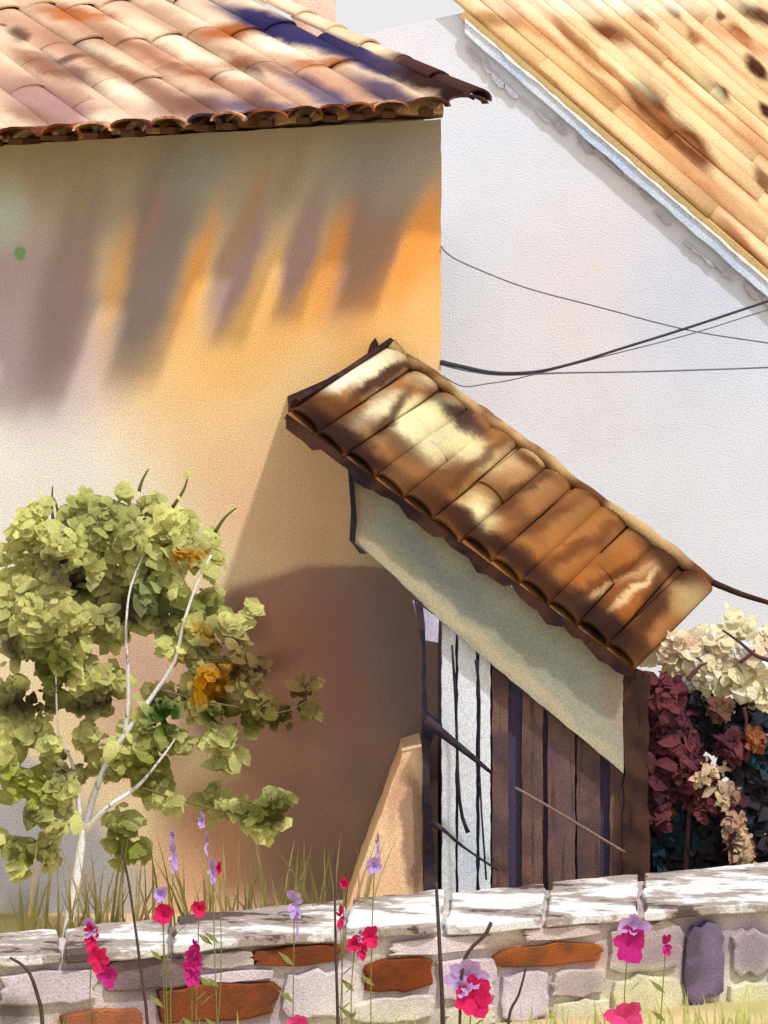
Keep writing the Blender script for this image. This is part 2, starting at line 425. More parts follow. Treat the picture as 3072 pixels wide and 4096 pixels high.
# chimney stub behind the hip
m_ch = wash('pink_render', A((234, 188, 168)), cloud=0.1, second=(A((238, 210, 196)), 4))
cb = at(1255, 60, 1.6)
link('chimney', prism('chimney', ragged([(cb.x - 0.13, 1.45, cb.z - 0.5), (cb.x + 0.13, 1.45, cb.z - 0.5), (cb.x + 0.13, 1.45, cb.z + 0.7), (cb.x - 0.13, 1.45, cb.z + 0.7)], .05, .004), (0, 0.3, 0)), m_ch, roof_l)

# ================================================================== WHITE HOUSE (right, behind)
WY = 5.0
white = empty('white_house', (3.0, 7.0, 0), 'white gabled house with yellow ochre tiled roof and blue shaded bargeboard', 'house')
def gp(px, py): return at(px, py, WY)
gable_st = [
    (2450, 950, 2500, 1150, 260, (228, 220, 226), 0.9, 0.7), (2700, 1300, 3000, 1150, 330, (208, 214, 230), 0.9, 0.8),
    (2600, 1800, 2900, 2000, 300, (224, 224, 232), 0.9, 0.6), (1900, 1200, 2000, 1700, 260, (226, 225, 230), 0.9, 0.6),
    (1500, 100, 1700, 200, 200, (232, 226, 228), 0.9, 0.6), (2380, 1060, 2400, 1075, 22, (232, 214, 190), 0.8, 0.6),
    (2250, 1050, 2350, 1500, 200, (230, 222, 224), 0.9, 0.6),
]
m_white = wash('white_limewash', A((212, 221, 241), 0.95), strk(gp, [q[:5] + ((q[5][0] - 8, q[5][1] - 2, min(255, q[5][2] + 6)),) + q[6:] for q in gable_st], 0.97), cloud=0.03, grain=0.05, gscale=70, bscale=75, bump=0.9)
apex = gp(1858, 50); vend = gp(3500, 1462); left_low = gp(1100, 210)
wpts = [Vector((left_low.x, WY, -0.2)), Vector((vend.x, WY, -0.2)), vend, apex, left_low]
link('wall', prism('wall', wpts, (0, 4.0, 0)), m_white, white)
# roof plane: holds the sloping verge and rises to the back
VU = (vend - apex).normalized()
VT = Vector((0.35, 1.0, 0.66)).normalized()
WN = VU.cross(VT).normalized()
if WN.z < 0: WN = -WN
VT = (VT - VU * VT.dot(VU)).normalized()
off = Vector((0, -0.08, 0))
ro = apex + off + WN * 0.02
def wr(px, py): return on_plane(px, py, ro + WN * 0.04, WN)
r2 = [
    (1900, 60, 2050, 90, 24, (150, 84, 36), 0.8, 0.8), (2020, 30, 2080, 70, 22, (176, 108, 56), 0.8, 0.8),
    (2050, 70, 2250, 200, 26, (196, 136, 84), 0.9, 0.8), (2230, 90, 2360, 230, 26, (150, 92, 48), 0.8, 0.9),
    (2360, 230, 2480, 310, 26, (196, 138, 82), 0.9, 0.8), (2400, 110, 2490, 150, 34, (142, 76, 34), 0.6, 0.95),
    (2520, 30, 2580, 70, 24, (160, 96, 52), 0.8, 0.8), (2690, 30, 2700, 50, 24, (104, 58, 30), 0.5, 0.95),
    (2880, 55, 2880, 65, 16, (112, 66, 34), 0.5, 0.95), (3000, 45, 3060, 70, 36, (98, 56, 34), 0.5, 0.95),
    (2560, 110, 2880, 380, 24, (200, 138, 88), 0.9, 0.85), (2770, 290, 2890, 380, 20, (130, 78, 40), 0.8, 0.9),
    (2882, 372, 2884, 376, 34, (74, 40, 22), 0.35, 1.0), (2775, 140, 2780, 150, 22, (150, 90, 48), 0.7, 0.9),
    (2950, 120, 2980, 150, 26, (168, 82, 36), 0.6, 0.95), (3010, 250, 3040, 290, 32, (84, 46, 26), 0.4, 1.0),
    (3060, 440, 3072, 450, 30, (70, 38, 22), 0.4, 1.0), (2850, 100, 3072, 220, 24, (206, 140, 92), 0.9, 0.8),
    (2560, 370, 2640, 480, 62, (112, 58, 24), 0.4, 1.0), (2560, 370, 2600, 400, 30, (84, 50, 28), 0.6, 0.9),
    (2640, 480, 2700, 540, 34, (136, 74, 32), 0.7, 0.9), (2725, 545, 2790, 625, 66, (108, 56, 24), 0.4, 1.0),
    (2300, 300, 2600, 520, 40, (226, 168, 108), 0.9, 0.8), (2500, 420, 2700, 640, 34, (216, 150, 92), 0.9, 0.8),
    (2760, 700, 2940, 830, 60, (214, 160, 120), 0.9, 0.7), (3040, 690, 3072, 740, 30, (128, 74, 42), 0.6, 0.9),
    (2950, 480, 3072, 620, 40, (222, 160, 112), 0.9, 0.8), (2100, 150, 2700, 620, 30, (236, 200, 140), 0.9, 0.5),
    (2880, 880, 3072, 1060, 22, (170, 104, 60), 0.7, 0.9), (2980, 1000, 3072, 1080, 14, (90, 56, 40), 0.5, 0.9),
    (2700, 200, 2900, 420, 28, (240, 222, 170), 0.9, 0.7), (2450, 220, 2560, 330, 34, (240, 226, 176), 0.9, 0.7),
    (2120, 20, 2900, 10, 40, (240, 230, 208), 0.8, 0.8),
    (2100, 60, 2900, 780, 16, (210, 150, 98), 0.9, 0.8), (2200, 60, 3072, 850, 14, (196, 132, 80), 0.9, 0.7), (2420, 60, 3072, 640, 16, (206, 146, 96), 0.9, 0.8),
    (2000, 130, 2760, 820, 18, (226, 176, 116), 0.9, 0.7), (2700, 60, 3072, 390, 14, (196, 134, 84), 0.9, 0.7), (2380, 330, 3000, 920, 16, (206, 142, 90), 0.9, 0.7),
]
m_yroof = wash('yellow_clay_tile', A((234, 200, 152), 1.1), strk(wr, r2, (1.05, 1.3)), warp=0.08, cloud=0.06, gscale=80, bscale=90, bump=0.3)
m_blue = wash('verge_shade_blue', A((184, 203, 234)), cloud=0.06, cscale=3, second=(A((206, 218, 240)), 2.2), gscale=80, bscale=90)
m_grey = wash('verge_shade_grey', A((172, 172, 188)), cloud=0.1, gscale=80)
m_lime = wash('white_edge', A((240, 238, 232)), cloud=0.04, gscale=80)
b0 = apex + off; b1 = vend + off
upl = (wr(2330, -130) - b0).dot(VT)
deck = [b0, b1, b1 + VT * 4.2, b0 + VT * 4.2]
# top edge: leaves the verge at the apex and runs to the right
tl = on_plane(2350, -160, ro, WN); tr_ = on_plane(3900, -160, ro, WN)
deck = [b0, b1, on_plane(3900, 900, ro, WN), tr_, tl]
roof_r = link('roof', prism('roof', deck, -WN * 0.07), wash('ochre_mortar', A((232, 204, 150), 0.95), cloud=0.08), white)
tile_b = barrel('roof_tile', 0.262, 1.7, 0.055, 0.97, seg=6); tile_b.materials.append(m_yroof)
nrow = 0
topline = (tl - b0)
for i in range(26):
    for j in range(8):
        # columns run along the verge, stepping back up the plane
        p = b0 + VT * (0.13 + 0.25 * i) + VU * (1.5 * j + 0.9 + 1.1 * ((i * 7) % 5) / 5)
        rel = p - b0
        c = CAM; q = p - c; px = 1536 + q.x / q.y * FP; py = 2048 - q.z / q.y * FP
        if px - 700 > 3330 or py < -170 or py - 700 > 1300: continue
        # stay below the top edge
        e = topline.normalized(); perp = (VU - e * VU.dot(e)).normalized()
        if (p - VU * 0.55 - b0).dot(perp) < 0.0: continue
        o = bpy.data.objects.new('roof_tile', tile_b); COL.objects.link(o)
        m4 = frame(p + WN * (0.004 + 0.01 * random.random()), (-VU + VT * random.uniform(-.008, .008) + WN * random.uniform(-.004, .002)).normalized(), WN)
        place(o, roof_r, m4); nrow += 1
print('white roof tiles', nrow)
# verge shade put into colour: blue bargeboard, ragged grey patches below; plus white edge
bh = 0.13
def verge(t, dz=0.0, y=-0.02): 
    p = apex + (vend - apex) * t; return Vector((p.x, WY + y, p.z + dz))
bb = [verge(0.0, -0.075), verge(1.0, -0.075), verge(1.0, -0.075 - bh), verge(0.0, -0.04 - bh)]
barge = link('bargeboard', prism('bargeboard', ragged(bb, 0.1, 0.006, 5), (0, -0.05, 0)), m_blue, white)
tedge = [verge(0.0, -0.06, -0.085), verge(1.0, -0.06, -0.085), verge(1.0, -0.085, -0.085), verge(0.0, -0.085, -0.085)]
link('verge_edging', prism('verge_edging', ragged(tedge, 0.07, 0.006, 9), (0, 0.02, 0)), m_lime, white)
rnd = random.Random(11)
t = 0.005
while t < 0.95:
    ln = rnd.uniform(0.02, 0.045); L0 = -0.20 - bh * 0.25 + rnd.uniform(-0.03, 0.0) - 0.05 * math.sin(t * 14)
    a, b = verge(t, L0), verge(t + ln, L0 - rnd.uniform(-.01, .02))
    w = rnd.uniform(0.012, 0.05)
    poly = [a + Vector((0, 0, 0.5 * w)), a.lerp(b, .4) + Vector((0, 0, w)), b + Vector((0, 0, .3 * w)), b - Vector((0, 0, .3 * w)), a.lerp(b, .6) - Vector((0, 0, w)), a - Vector((0, 0, .4 * w))]
    link('shade_patch', prism('shade_patch', ragged(poly, 0.03, 0.006, int(t * 900)), (0, -0.012, 0)), m_grey, barge)
    t += ln + rnd.choice([0.0, 0.004, 0.012, 0.03])

# ================================================================== TILED CANOPY over the lean-to
canopy = empty('tiled_canopy', at(1900, 3653, -0.4) * 1, 'sloping brown barrel tiled canopy with grey green fascia against the ochre house', 'canopy')
r0, r1 = at(1545, 1385, -0.01), at(2850, 2345, -0.01)
e0, e1 = at(1180, 1650, -0.85), at(2540, 2650, -0.85)
CU = ((r1 - r0) + (e1 - e0)).normalized()
CWv = ((r0 - e0) + (r1 - e1)) / 2; CL = CWv.length
CN = CU.cross(CWv).normalized()
if CN.z < 0: CN = -CN
CW = CWv.normalized()
co = (r0 + r1 + e0 + e1) / 4
def cp(px, py): return on_plane(px, py, co + CN * 0.05, CN)
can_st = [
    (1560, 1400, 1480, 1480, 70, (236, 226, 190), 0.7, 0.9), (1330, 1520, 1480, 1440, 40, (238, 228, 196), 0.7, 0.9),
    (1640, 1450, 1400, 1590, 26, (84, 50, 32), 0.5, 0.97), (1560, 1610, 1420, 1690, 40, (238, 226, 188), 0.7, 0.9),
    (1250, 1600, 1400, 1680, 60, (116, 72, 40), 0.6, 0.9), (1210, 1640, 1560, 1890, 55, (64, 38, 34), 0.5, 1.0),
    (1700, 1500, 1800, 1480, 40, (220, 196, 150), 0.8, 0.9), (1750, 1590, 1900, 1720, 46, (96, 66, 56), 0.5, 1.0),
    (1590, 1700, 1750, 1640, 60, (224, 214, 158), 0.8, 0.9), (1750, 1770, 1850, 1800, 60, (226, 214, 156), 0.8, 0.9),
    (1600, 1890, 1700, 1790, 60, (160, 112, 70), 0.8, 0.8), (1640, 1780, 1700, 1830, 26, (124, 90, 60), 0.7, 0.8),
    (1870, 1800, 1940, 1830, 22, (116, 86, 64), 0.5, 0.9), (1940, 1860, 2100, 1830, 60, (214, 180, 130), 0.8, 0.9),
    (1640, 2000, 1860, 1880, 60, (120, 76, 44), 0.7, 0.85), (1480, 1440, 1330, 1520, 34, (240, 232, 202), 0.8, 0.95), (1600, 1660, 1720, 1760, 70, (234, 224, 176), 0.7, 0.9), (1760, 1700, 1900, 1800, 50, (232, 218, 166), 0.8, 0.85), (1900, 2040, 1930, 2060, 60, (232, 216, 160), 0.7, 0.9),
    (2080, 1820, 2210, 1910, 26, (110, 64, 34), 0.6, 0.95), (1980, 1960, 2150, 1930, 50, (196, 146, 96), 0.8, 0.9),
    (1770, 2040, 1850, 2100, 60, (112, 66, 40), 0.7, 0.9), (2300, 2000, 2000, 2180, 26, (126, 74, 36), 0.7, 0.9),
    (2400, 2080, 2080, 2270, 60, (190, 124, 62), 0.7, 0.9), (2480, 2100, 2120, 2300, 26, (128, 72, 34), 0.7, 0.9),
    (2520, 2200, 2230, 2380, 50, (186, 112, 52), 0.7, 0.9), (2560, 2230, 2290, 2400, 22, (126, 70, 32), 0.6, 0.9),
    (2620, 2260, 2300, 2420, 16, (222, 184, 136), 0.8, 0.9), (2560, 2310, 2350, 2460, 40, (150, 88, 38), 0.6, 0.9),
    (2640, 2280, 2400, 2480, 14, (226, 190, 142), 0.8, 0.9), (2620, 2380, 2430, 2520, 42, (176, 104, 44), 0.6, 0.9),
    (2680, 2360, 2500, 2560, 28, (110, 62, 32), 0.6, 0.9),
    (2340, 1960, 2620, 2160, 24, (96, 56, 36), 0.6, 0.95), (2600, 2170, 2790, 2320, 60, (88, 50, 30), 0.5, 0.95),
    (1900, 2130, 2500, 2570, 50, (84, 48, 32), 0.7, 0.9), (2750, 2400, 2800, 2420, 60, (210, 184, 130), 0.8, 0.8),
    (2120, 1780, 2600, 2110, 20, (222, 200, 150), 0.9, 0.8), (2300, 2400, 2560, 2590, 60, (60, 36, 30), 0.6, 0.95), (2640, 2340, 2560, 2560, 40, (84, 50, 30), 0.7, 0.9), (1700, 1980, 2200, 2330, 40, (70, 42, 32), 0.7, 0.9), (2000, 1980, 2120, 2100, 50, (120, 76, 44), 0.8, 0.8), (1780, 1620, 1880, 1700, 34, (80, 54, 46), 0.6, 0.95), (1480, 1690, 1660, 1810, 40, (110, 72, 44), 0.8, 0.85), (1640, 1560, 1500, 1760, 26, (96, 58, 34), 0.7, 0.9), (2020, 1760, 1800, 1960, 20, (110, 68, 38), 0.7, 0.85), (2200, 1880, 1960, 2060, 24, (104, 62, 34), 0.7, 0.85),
]
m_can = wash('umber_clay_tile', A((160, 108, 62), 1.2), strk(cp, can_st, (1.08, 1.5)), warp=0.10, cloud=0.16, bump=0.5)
nu = 12; ulen = ((r1 - r0).length + (e1 - e0).length) / 2
r_mid = (r0 + e0) / 2
tile_l = barrel('roof_tile', ulen / nu * 1.06, CL + 0.01, 0.044, 0.97); tile_l.materials.append(m_can)
tile_c = barrel('roof_tile', ulen / nu * 1.04, 0.62, 0.040, 0.94); tile_c.materials.append(m_can)
start = co - CU * ulen / 2 - CW * CL / 2
dk = [start - CW * 0.05, start + CU * ulen - CW * 0.05, start + CU * ulen + CW * CL, start + CW * CL]
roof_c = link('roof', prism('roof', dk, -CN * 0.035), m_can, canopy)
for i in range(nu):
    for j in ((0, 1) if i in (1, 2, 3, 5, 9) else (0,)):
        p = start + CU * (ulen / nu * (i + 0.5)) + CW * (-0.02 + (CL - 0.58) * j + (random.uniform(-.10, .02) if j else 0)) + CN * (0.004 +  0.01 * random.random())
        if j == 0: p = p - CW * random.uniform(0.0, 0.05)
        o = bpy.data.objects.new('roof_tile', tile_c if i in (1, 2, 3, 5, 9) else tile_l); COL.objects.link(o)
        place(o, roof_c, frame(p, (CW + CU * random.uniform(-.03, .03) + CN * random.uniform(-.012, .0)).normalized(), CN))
m_edge = wash('burnt_umber_timber', A((40, 27, 30)), cloud=0.3, cscale=7, second=(A((66, 42, 34)), 6))
# eave board with a ragged lower edge, verge board at the left end, ridge flashing
eb = [start - CW * 0.075 + CN * 0.012, start + CU * ulen - CW * 0.075 + CN * 0.012]
low = []
rnd = random.Random(5); n = 40
for i in range(n + 1):
    low.append(eb[0].lerp(eb[1], i / n) + Vector((0, 0, -(0.062 + 0.016 * math.sin(i * 0.9) + 0.012 * math.sin(i * 2.3 + 1) + rnd.uniform(-.006, .006)))))
link('eave_board', prism('eave_board', [eb[0], eb[1]] + low[::-1], (0, 0.03, 0)), m_edge, canopy)
cheek_w = at(1150, 1585, 0.0)  # hidden end panel added to cast the slanting shadow edge on the wall
ck = [start - CN * 0.04, start + CW * CL - CN * 0.04, Vector((r0.x, 0.0, r0.z - 0.08)), cheek_w]
link('shadow_cheek', prism('shadow_cheek', ck, CU * 0.03), m_edge, canopy)
vb = [start + CN * 0.01, start + CW * CL + CN * 0.01, start + CW * CL + CN * 0.06, start + CW * (CL * .55) + CN * 0.035, start + CN * 0.07]
link('verge_board', prism('verge_board', vb, -CU * 0.025), m_edge, canopy)
m_ridge = wash('umber_mortar', A((206, 172, 122), 1.2), cloud=0.2, second=(A((112, 70, 42), 1.2), 3.2))
rt0 = start + CW * (CL - 0.03) + CN * 0.03
rid = tube('ridge_mortar', [rt0 + CU * (ulen * i / 24) + CN * random.uniform(-.008, .012) for i in range(25)], [0.035 + random.uniform(-.008, .008) for i in range(25)], 7)
link('ridge_mortar', rid, m_ridge, canopy)
fn = at(1490, 1350, -0.05)
link('ridge_finial', prism('ridge_finial', [Vector((fn.x - .03, -.06, fn.z - .09)), Vector((fn.x + .05, -.06, fn.z - .12)), Vector((fn.x + .03, -.06, fn.z - .03)), Vector((fn.x + .015, -.06, fn.z)), Vector((fn.x - .012, -.06, fn.z - .035))], (0, .05, 0), 0.004), m_edge, canopy)
# fascia
def fp(px, py): return at(px, py, -0.82)
m_fas = wash('sage_fascia_paint', A((156, 155, 138)), strk(fp, [
    (1500, 2060, 2100, 2560, 50, (124, 134, 132), 0.9, 0.9), (2050, 2480, 2350, 2750, 70, (140, 148, 136), 0.9, 0.8),
    (1440, 2150, 2480, 3060, 24, (184, 172, 138), 0.9, 0.85), (1420, 1950, 1440, 2050, 60, (150, 128, 104), 0.9, 0.8),
    (2440, 2700, 2480, 2900, 40, (158, 134, 118), 0.9, 0.8)]), cloud=0.08)
fpts = [fp(1392, 1850), fp(2492, 2690), fp(2492, 3090), fp(1985, 2670), fp(1760, 2480), fp(1432, 2165)]
link('fascia', prism('fascia', ragged(fpts, .05, .004, 2), (0, 0.04, 0)), m_fas, canopy)
m_ink = wash('ink_black_timber', A((40, 36, 50)), cloud=0.3, cscale=6, second=(A((64, 54, 62)), 8))
br = [fp(1392, 1880), fp(1412, 1900), fp(1428, 2080), fp(1420, 2170), fp(1470, 2215), fp(1440, 2215), fp(1398, 2160), fp(1404, 2040)]
link('end_bracket', prism('end_bracket', br, (0, -0.03, 0)), m_ink, canopy)
m_post = wash('brown_post_timber', A((76, 52, 42)), cloud=0.25, cscale=6, second=(A((52, 36, 34)), 5), dry=(A((44, 30, 30)), 16.0, (1.5, 1.5, 0.12), 0.57))
pp = [fp(2492, 2640), fp(2600, 2700), fp(2590, 3100), fp(2600, 3470), fp(2610, 3640), fp(2485, 3640), fp(2498, 3100)]
link('corner_post', prism('corner_post', ragged(pp, .05, .006, 4), (0, 0.12, 0)), m_post, canopy)

# ------------------------------------------------ plank lean-to under the canopy
leanto = empty('plank_lean_to', at(2130, 3640, -0.72) * 1, 'brown plank lean-to wall with white boards on its left under the canopy', 'shed')
def lp(px, py): return at(px, py, -0.76)
def fascia_low(px):   # lower fascia edge in pixels
    xs = [(1432, 2165), (1760, 2480), (1985, 2670), (2492, 3090)]
    for (a, b), (c, d) in zip(xs, xs[1:]):
        if a <= px <= c: return b + (d - b) * (px - a) / (c - a)
    return xs[0][1] if px < xs[0][0] else xs[-1][1]
m_wb = wash('white_board_paint', A((222, 228, 236)), strk(lp, [(1900, 3350, 1880, 3550, 60, (190, 204, 222), 0.8, 0.8)]), cloud=0.04)
m_br = [wash('brown_plank_%d' % i, A(c), cloud=0.12, cscale=4, second=(A(c2), 5), dry=(A((84, 66, 66)), 18.0, (1.6, 1.6, 0.10), 0.56)) for i, (c, c2) in enumerate((
    ((110, 84, 78), (86, 68, 72)), ((118, 90, 80), (98, 76, 72)), ((100, 78, 80), (112, 86, 80))))]
m_gap = wash('indigo_backing', A((74, 66, 90)), cloud=0.15)
for (a, b) in ((1768, 1822), (1832, 1905), (1918, 1962)):
    pts = [lp(a, fascia_low(a) - 25), lp(b, fascia_low(b) - 25), lp(b, 3655), lp(a, 3655)]
    link('white_board', prism('white_board', ragged(pts, .04, .003, a), (0, 0.03, 0)), m_wb, leanto)
for i, (a, b) in enumerate(((1970, 2034), (2088, 2172), (2192, 2300), (2308, 2400), (2440, 2495))):
    pts = [lp(a, fascia_low(a) - 25), lp(b, fascia_low(b) - 25), lp(b, 3655), lp(a, 3655)]
    link('brown_plank', prism('brown_plank', ragged(pts, .05, .003, a), (0, 0.03, 0)), m_br[i % 3], leanto)
bk = [lp(1765, 2500), lp(2495, 3100), lp(2495, 3655), lp(1765, 3655)]
link('backing_board', prism('backing_board', [p + Vector((0, 0.035, 0)) for p in bk], (0, 0.66, 0)), m_gap, leanto)

# plaster buttress added in place of the sunlit patch of house wall
m_but = wash('sunlit_peach', A((236, 196, 158)), strk(fp, [(1450, 3450, 1560, 3350, 60, (240, 204, 160), 0.8, 0.8), (1645, 3140, 1655, 3520, 52, (158, 128, 108), 0.25, 0.95),
     (1610, 3050, 1560, 3300, 20, (200, 150, 120), 0.8, 0.7)]), cloud=0.08)
bpts = [fp(1610, 3020), fp(1690, 2990), fp(1692, 3660), fp(1380, 3660), fp(1400, 3600)]
bu = link('sunlit_wedge', prism('sunlit_wedge', ragged(bpts, .05, .004, 8), (0, 0.78, 0)), m_but)
tag(bu, 'added peach sunlight buttress with slanting left edge beside the black post', 'wedge')

# dark post with rails
post = empty('black_post', at(1712, 3660, -0.86) * 1, 'black timber post with slanting rails in front of the white boards', 'post')
def kp(px, py): return at(px, py, -0.88)
k1 = [kp(1655, 2395), kp(1690, 2410), kp(1700, 2480), kp(1708, 2850), kp(1758, 2880), kp(1730, 2960), kp(1715, 3000), kp(1730, 3300), kp(1752, 3560), kp(1752, 3650), kp(1700, 3650), kp(1695, 3200), kp(1688, 2980), kp(1690, 2600), kp(1672, 2500)]
link('shaft', prism('shaft', ragged(k1, .05, .003, 6), (0, 0.05, 0)), m_ink, post)
m_lil = wash('lilac_board', A((190, 186, 212)), cloud=0.08)
link('lilac_board', prism('lilac_board', [fp(1650, 2400), fp(1756, 2475), fp(1752, 2570), fp(1690, 2560)], (0, 0.03, 0)), m_lil, post)
m_rail = wash('pale_rail', A((132, 106, 96)), cloud=0.15)
def rail(name, pts, w, m):
    P = [at(x, y, -0.93) for x, y in pts]
    link(name, tube(name, smooth_path(P, 3), w, 6), m, post)
rail('rail', [(1700, 2880), (1790, 2950), (1880, 3020), (1970, 3095)], [0.030, .027, .024, .021, .019, .017, .015, .012, .010, .008], m_ink)
rail('rail', [(1725, 3290), (1775, 3320), (1850, 3385), (1990, 3480)], [0.014, .016, .014, .010, .008, .008, .007, .006, .006, .005], m_ink)
rail('rail', [(2060, 3150), (2200, 3230), (2400, 3350), (2500, 3410)], 0.007, m_rail)
rail('drip_line', [(1808, 2580), (1822, 2800), (1838, 3200), (1872, 3330)], [.006, .006, .007, .007, .007, .007, .008, .009, .010, .012], m_ink)
rail('drip_line', [(1905, 2640), (1918, 2800), (1918, 3100), (1945, 3520)], [.009, .008, .007, .006, .006, .005, .005, .005, .005, .005], m_ink)

# ================================================================== CABLES
pole_x, pole_y = 2.75, 0.6
m_cab = wash('grey_cable', A((104, 104, 118)), cloud=0.2, cscale=12, bump=0)
m_cabd = wash('black_cable', A((62, 60, 72)), cloud=0.2, cscale=12, bump=0)
def cable(pts, rad, label, m, y0=-0.01, y1=pole_y):
    n = len(pts); x_a, x_b = pts[0][0], pts[-1][0]
    P = []
    for (x, y) in pts:
        f = (x - x_a) / (x_b - x_a); P.append(at(x, y, y0 + (y1 - y0) * f))
    P = smooth_path(P, 5)
    if isinstance(rad, tuple):
        rad = [rad[0] + (rad[1] - rad[0]) * min(1, i / (len(P) * 0.45)) for i in range(len(P))]
    o = link('overhead_cable', tube('overhead_cable', P, rad, 5), m)
    tag(o, label, 'cable', 'overhead cables'); return o
PX = 1536 + pole_x / (12 + pole_y) * FP
cable([(1764, 985), (1790, 1015), (1860, 1055), (2100, 1150), (2400, 1230), (2750, 1320), (3072, 1372), (PX, 1430)], 0.0042, 'thin grey cable sagging from high on the ochre wall corner', m_cab)
cable([(1762, 1448), (1850, 1468), (1980, 1492), (2140, 1488), (2300, 1452), (2500, 1390), (2750, 1312), (3072, 1205), (PX, 1060)], (0.013, 0.008), 'thickest dark cable rising rightward from the ochre house corner', m_cabd)
cable([(1764, 1458), (1850, 1480), (2000, 1500), (2250, 1492), (2600, 1486), (3072, 1470), (PX, 1450)], 0.005, 'grey cable running nearly level to the right above the canopy', m_cab)
cable([(1764, 1500), (1850, 1545), (1950, 1535), (2080, 1512), (2400, 1430), (2750, 1340), (3072, 1240), (PX, 1120)], 0.0036, 'thin cable looping lowest just above the canopy ridge', m_cab)
pole = tube('utility_pole', [(pole_x, pole_y, -0.3), (pole_x, pole_y, 4.6)], [0.09, 0.07], 10)
tag(link('utility_pole', pole, m_post), 'brown wooden utility pole holding the cables right of the canopy', 'pole')

# ================================================================== GARDEN WALL
gwall = empty('garden_wall', (0, -2.7, 0), 'low mauve stone garden wall with worn whitewashed coping', 'wall')
fl = Vector((-1536 * 8.64 / FP, -12 + 8.64, 0)); fr = Vector((1536 * 9.9 / FP, -12 + 9.9, 0))
FT = (fr - fl); fl = fl - FT * 0.25; fr = fr + FT * 0.12; FT = (fr - fl); flen = FT.length; FT.normalize()
bl = Vector((-1536 * 9.1 / FP, -12 + 9.1, 0)); brk = Vector((1536 * 11.0 / FP, -12 + 11.0, 0))
BT = (brk - bl); bl = bl - BT * 0.25; brk = brk + BT * 0.12
GN = Vector((FT.y, -FT.x, 0)).normalized()          # outward, to the camera
ZT = 0.43
m_core = wash('mauve_mortar', A((188, 174, 180)), cloud=0.14, second=(A((196, 190, 166)), 2.5))
V = [fl + GN * -0.02, fr - GN * 0.02, brk, bl]
V = [v for v in V]
core_o = link('core', prism('core', [Vector((v.x, v.y, -0.1)) for v in V], (0, 0, ZT - 0.035 + 0.1)), None, gwall)
def facept(px, py): return on_plane(px, py, fl, GN)
pal = {}
def stone_mat(rgb):
    if rgb not in pal:
        c2 = tuple(int(v * 0.72 + 12) for v in rgb)
        pal[rgb] = wash('stone_%d_%d_%d' % rgb, A(rgb), cloud=0.22, cscale=5, second=(A(c2), 6), bump=0.8)
    return pal[rgb]
def stone(t0, t1, z0, z1, rgb, proud, seed, own=False):
    rnd = random.Random(seed)
    n = 18; cx, cz = (t0 + t1) / 2, (z0 + z1) / 2; hx, hz = (t1 - t0) / 2, (z1 - z0) / 2
    rings = []
    for (sc, dp) in ((1.0, -0.03), (0.98, proud * 0.6), (0.88, proud), ):
        ring = []
        for i in range(n):
            a = 2 * math.pi * i / n; ca, sa = math.cos(a), math.sin(a)
            k = 1.0 / max(abs(ca), abs(sa)); k = k * 0.86 + 0.14
            ring.append((ca * k, sa * k, sc, dp))
        rings.append(ring)
    jit = [(rnd.uniform(-.10, .10), rnd.uniform(-.16, .16)) for _ in range(n)]
    v = []
    for ring in rings:
        for i, (a, b, sc, dp) in enumerate(ring):
            tt = cx + hx * sc * (a + jit[i][0]); zz = cz + hz * sc * (b + jit[i][1])
            p = fl + FT * tt + GN * dp; v.append((p.x, p.y, max(zz, -0.05)))
    f = []
    for r in range(2):
        for i in range(n):
            j = (i + 1) % n; f.append((r * n + i, r * n + j, (r + 1) * n + j, (r + 1) * n + i))
    f.append(tuple(2 * n + i for i in range(n))); f.append(tuple(range(n - 1, -1, -1)))
    link('stone', fix(mesh_py('stone', v, f)), stone_mat(rgb) if own else m_face, gwall)
taken = []
def tz(px, py):
    p = facept(px, py); return (p - fl).dot(FT), p.z
named = [((1020, 3755, 1365, 3860), (128, 66, 34)), ((640, 3935, 1110, 4085), (122, 66, 38)), ((1465, 3835, 1735, 3965), (120, 58, 28)),
         ((1985, 3775, 2400, 3865), (140, 78, 40)), ((420, 3810, 770, 3960), (124, 104, 108)), ((240, 4040, 560, 4130), (160, 96, 66)),
         ((2740, 3705, 2895, 4000), (112, 98, 122)), ((2440, 3690, 2725, 3880), (150, 130, 134)), ((2930, 3720, 3080, 3900), (140, 126, 140)),
         ((2210, 3880, 2420, 3985), (150, 132, 136)), ((2450, 3900, 2720, 4100), (212, 208, 160)), ((1750, 3830, 1980, 4000), (196, 180, 192)),
         ((0, 3880, 390, 4020), (196, 180, 198)), ((800, 3800, 1010, 3870), (140, 128, 124)), ((1130, 3880, 1440, 4080), (206, 196, 200)),
         ((2000, 3890, 2190, 4090), (204, 190, 204)), ((2920, 3930, 3080, 4090), (206, 208, 156)), ((800, 3885, 1100, 3925), (196, 184, 196)),
         ((1780, 4020, 1980, 4110), (208, 206, 170)), ((2210, 4000, 2430, 4100), (214, 212, 172)), ((1420, 3990, 1730, 4090), (210, 202, 186)), ((2640, 3570, 2900, 3660), (216, 214, 176)),
         ((2100, 3660, 2400, 3755), (190, 172, 172)), ((1560, 3745, 1960, 3815), (206, 192, 200))]
face_st = []
for ((x0, y0, x1, y1), rgb) in named:
    hw = (y1 - y0) / 2.0; ym = (y0 + y1) / 2.0
    if x1 - x0 > 2 * hw: face_st.append((x0 + hw * .8, ym, x1 - hw * .8, ym, hw * 1.1, rgb, 0.5, 0.75))
    else: face_st.append(((x0 + x1) / 2, y0 + (x1 - x0) * .45, (x0 + x1) / 2, y1 - (x1 - x0) * .45, (x1 - x0) / 2.0, rgb, 0.5, 0.8))
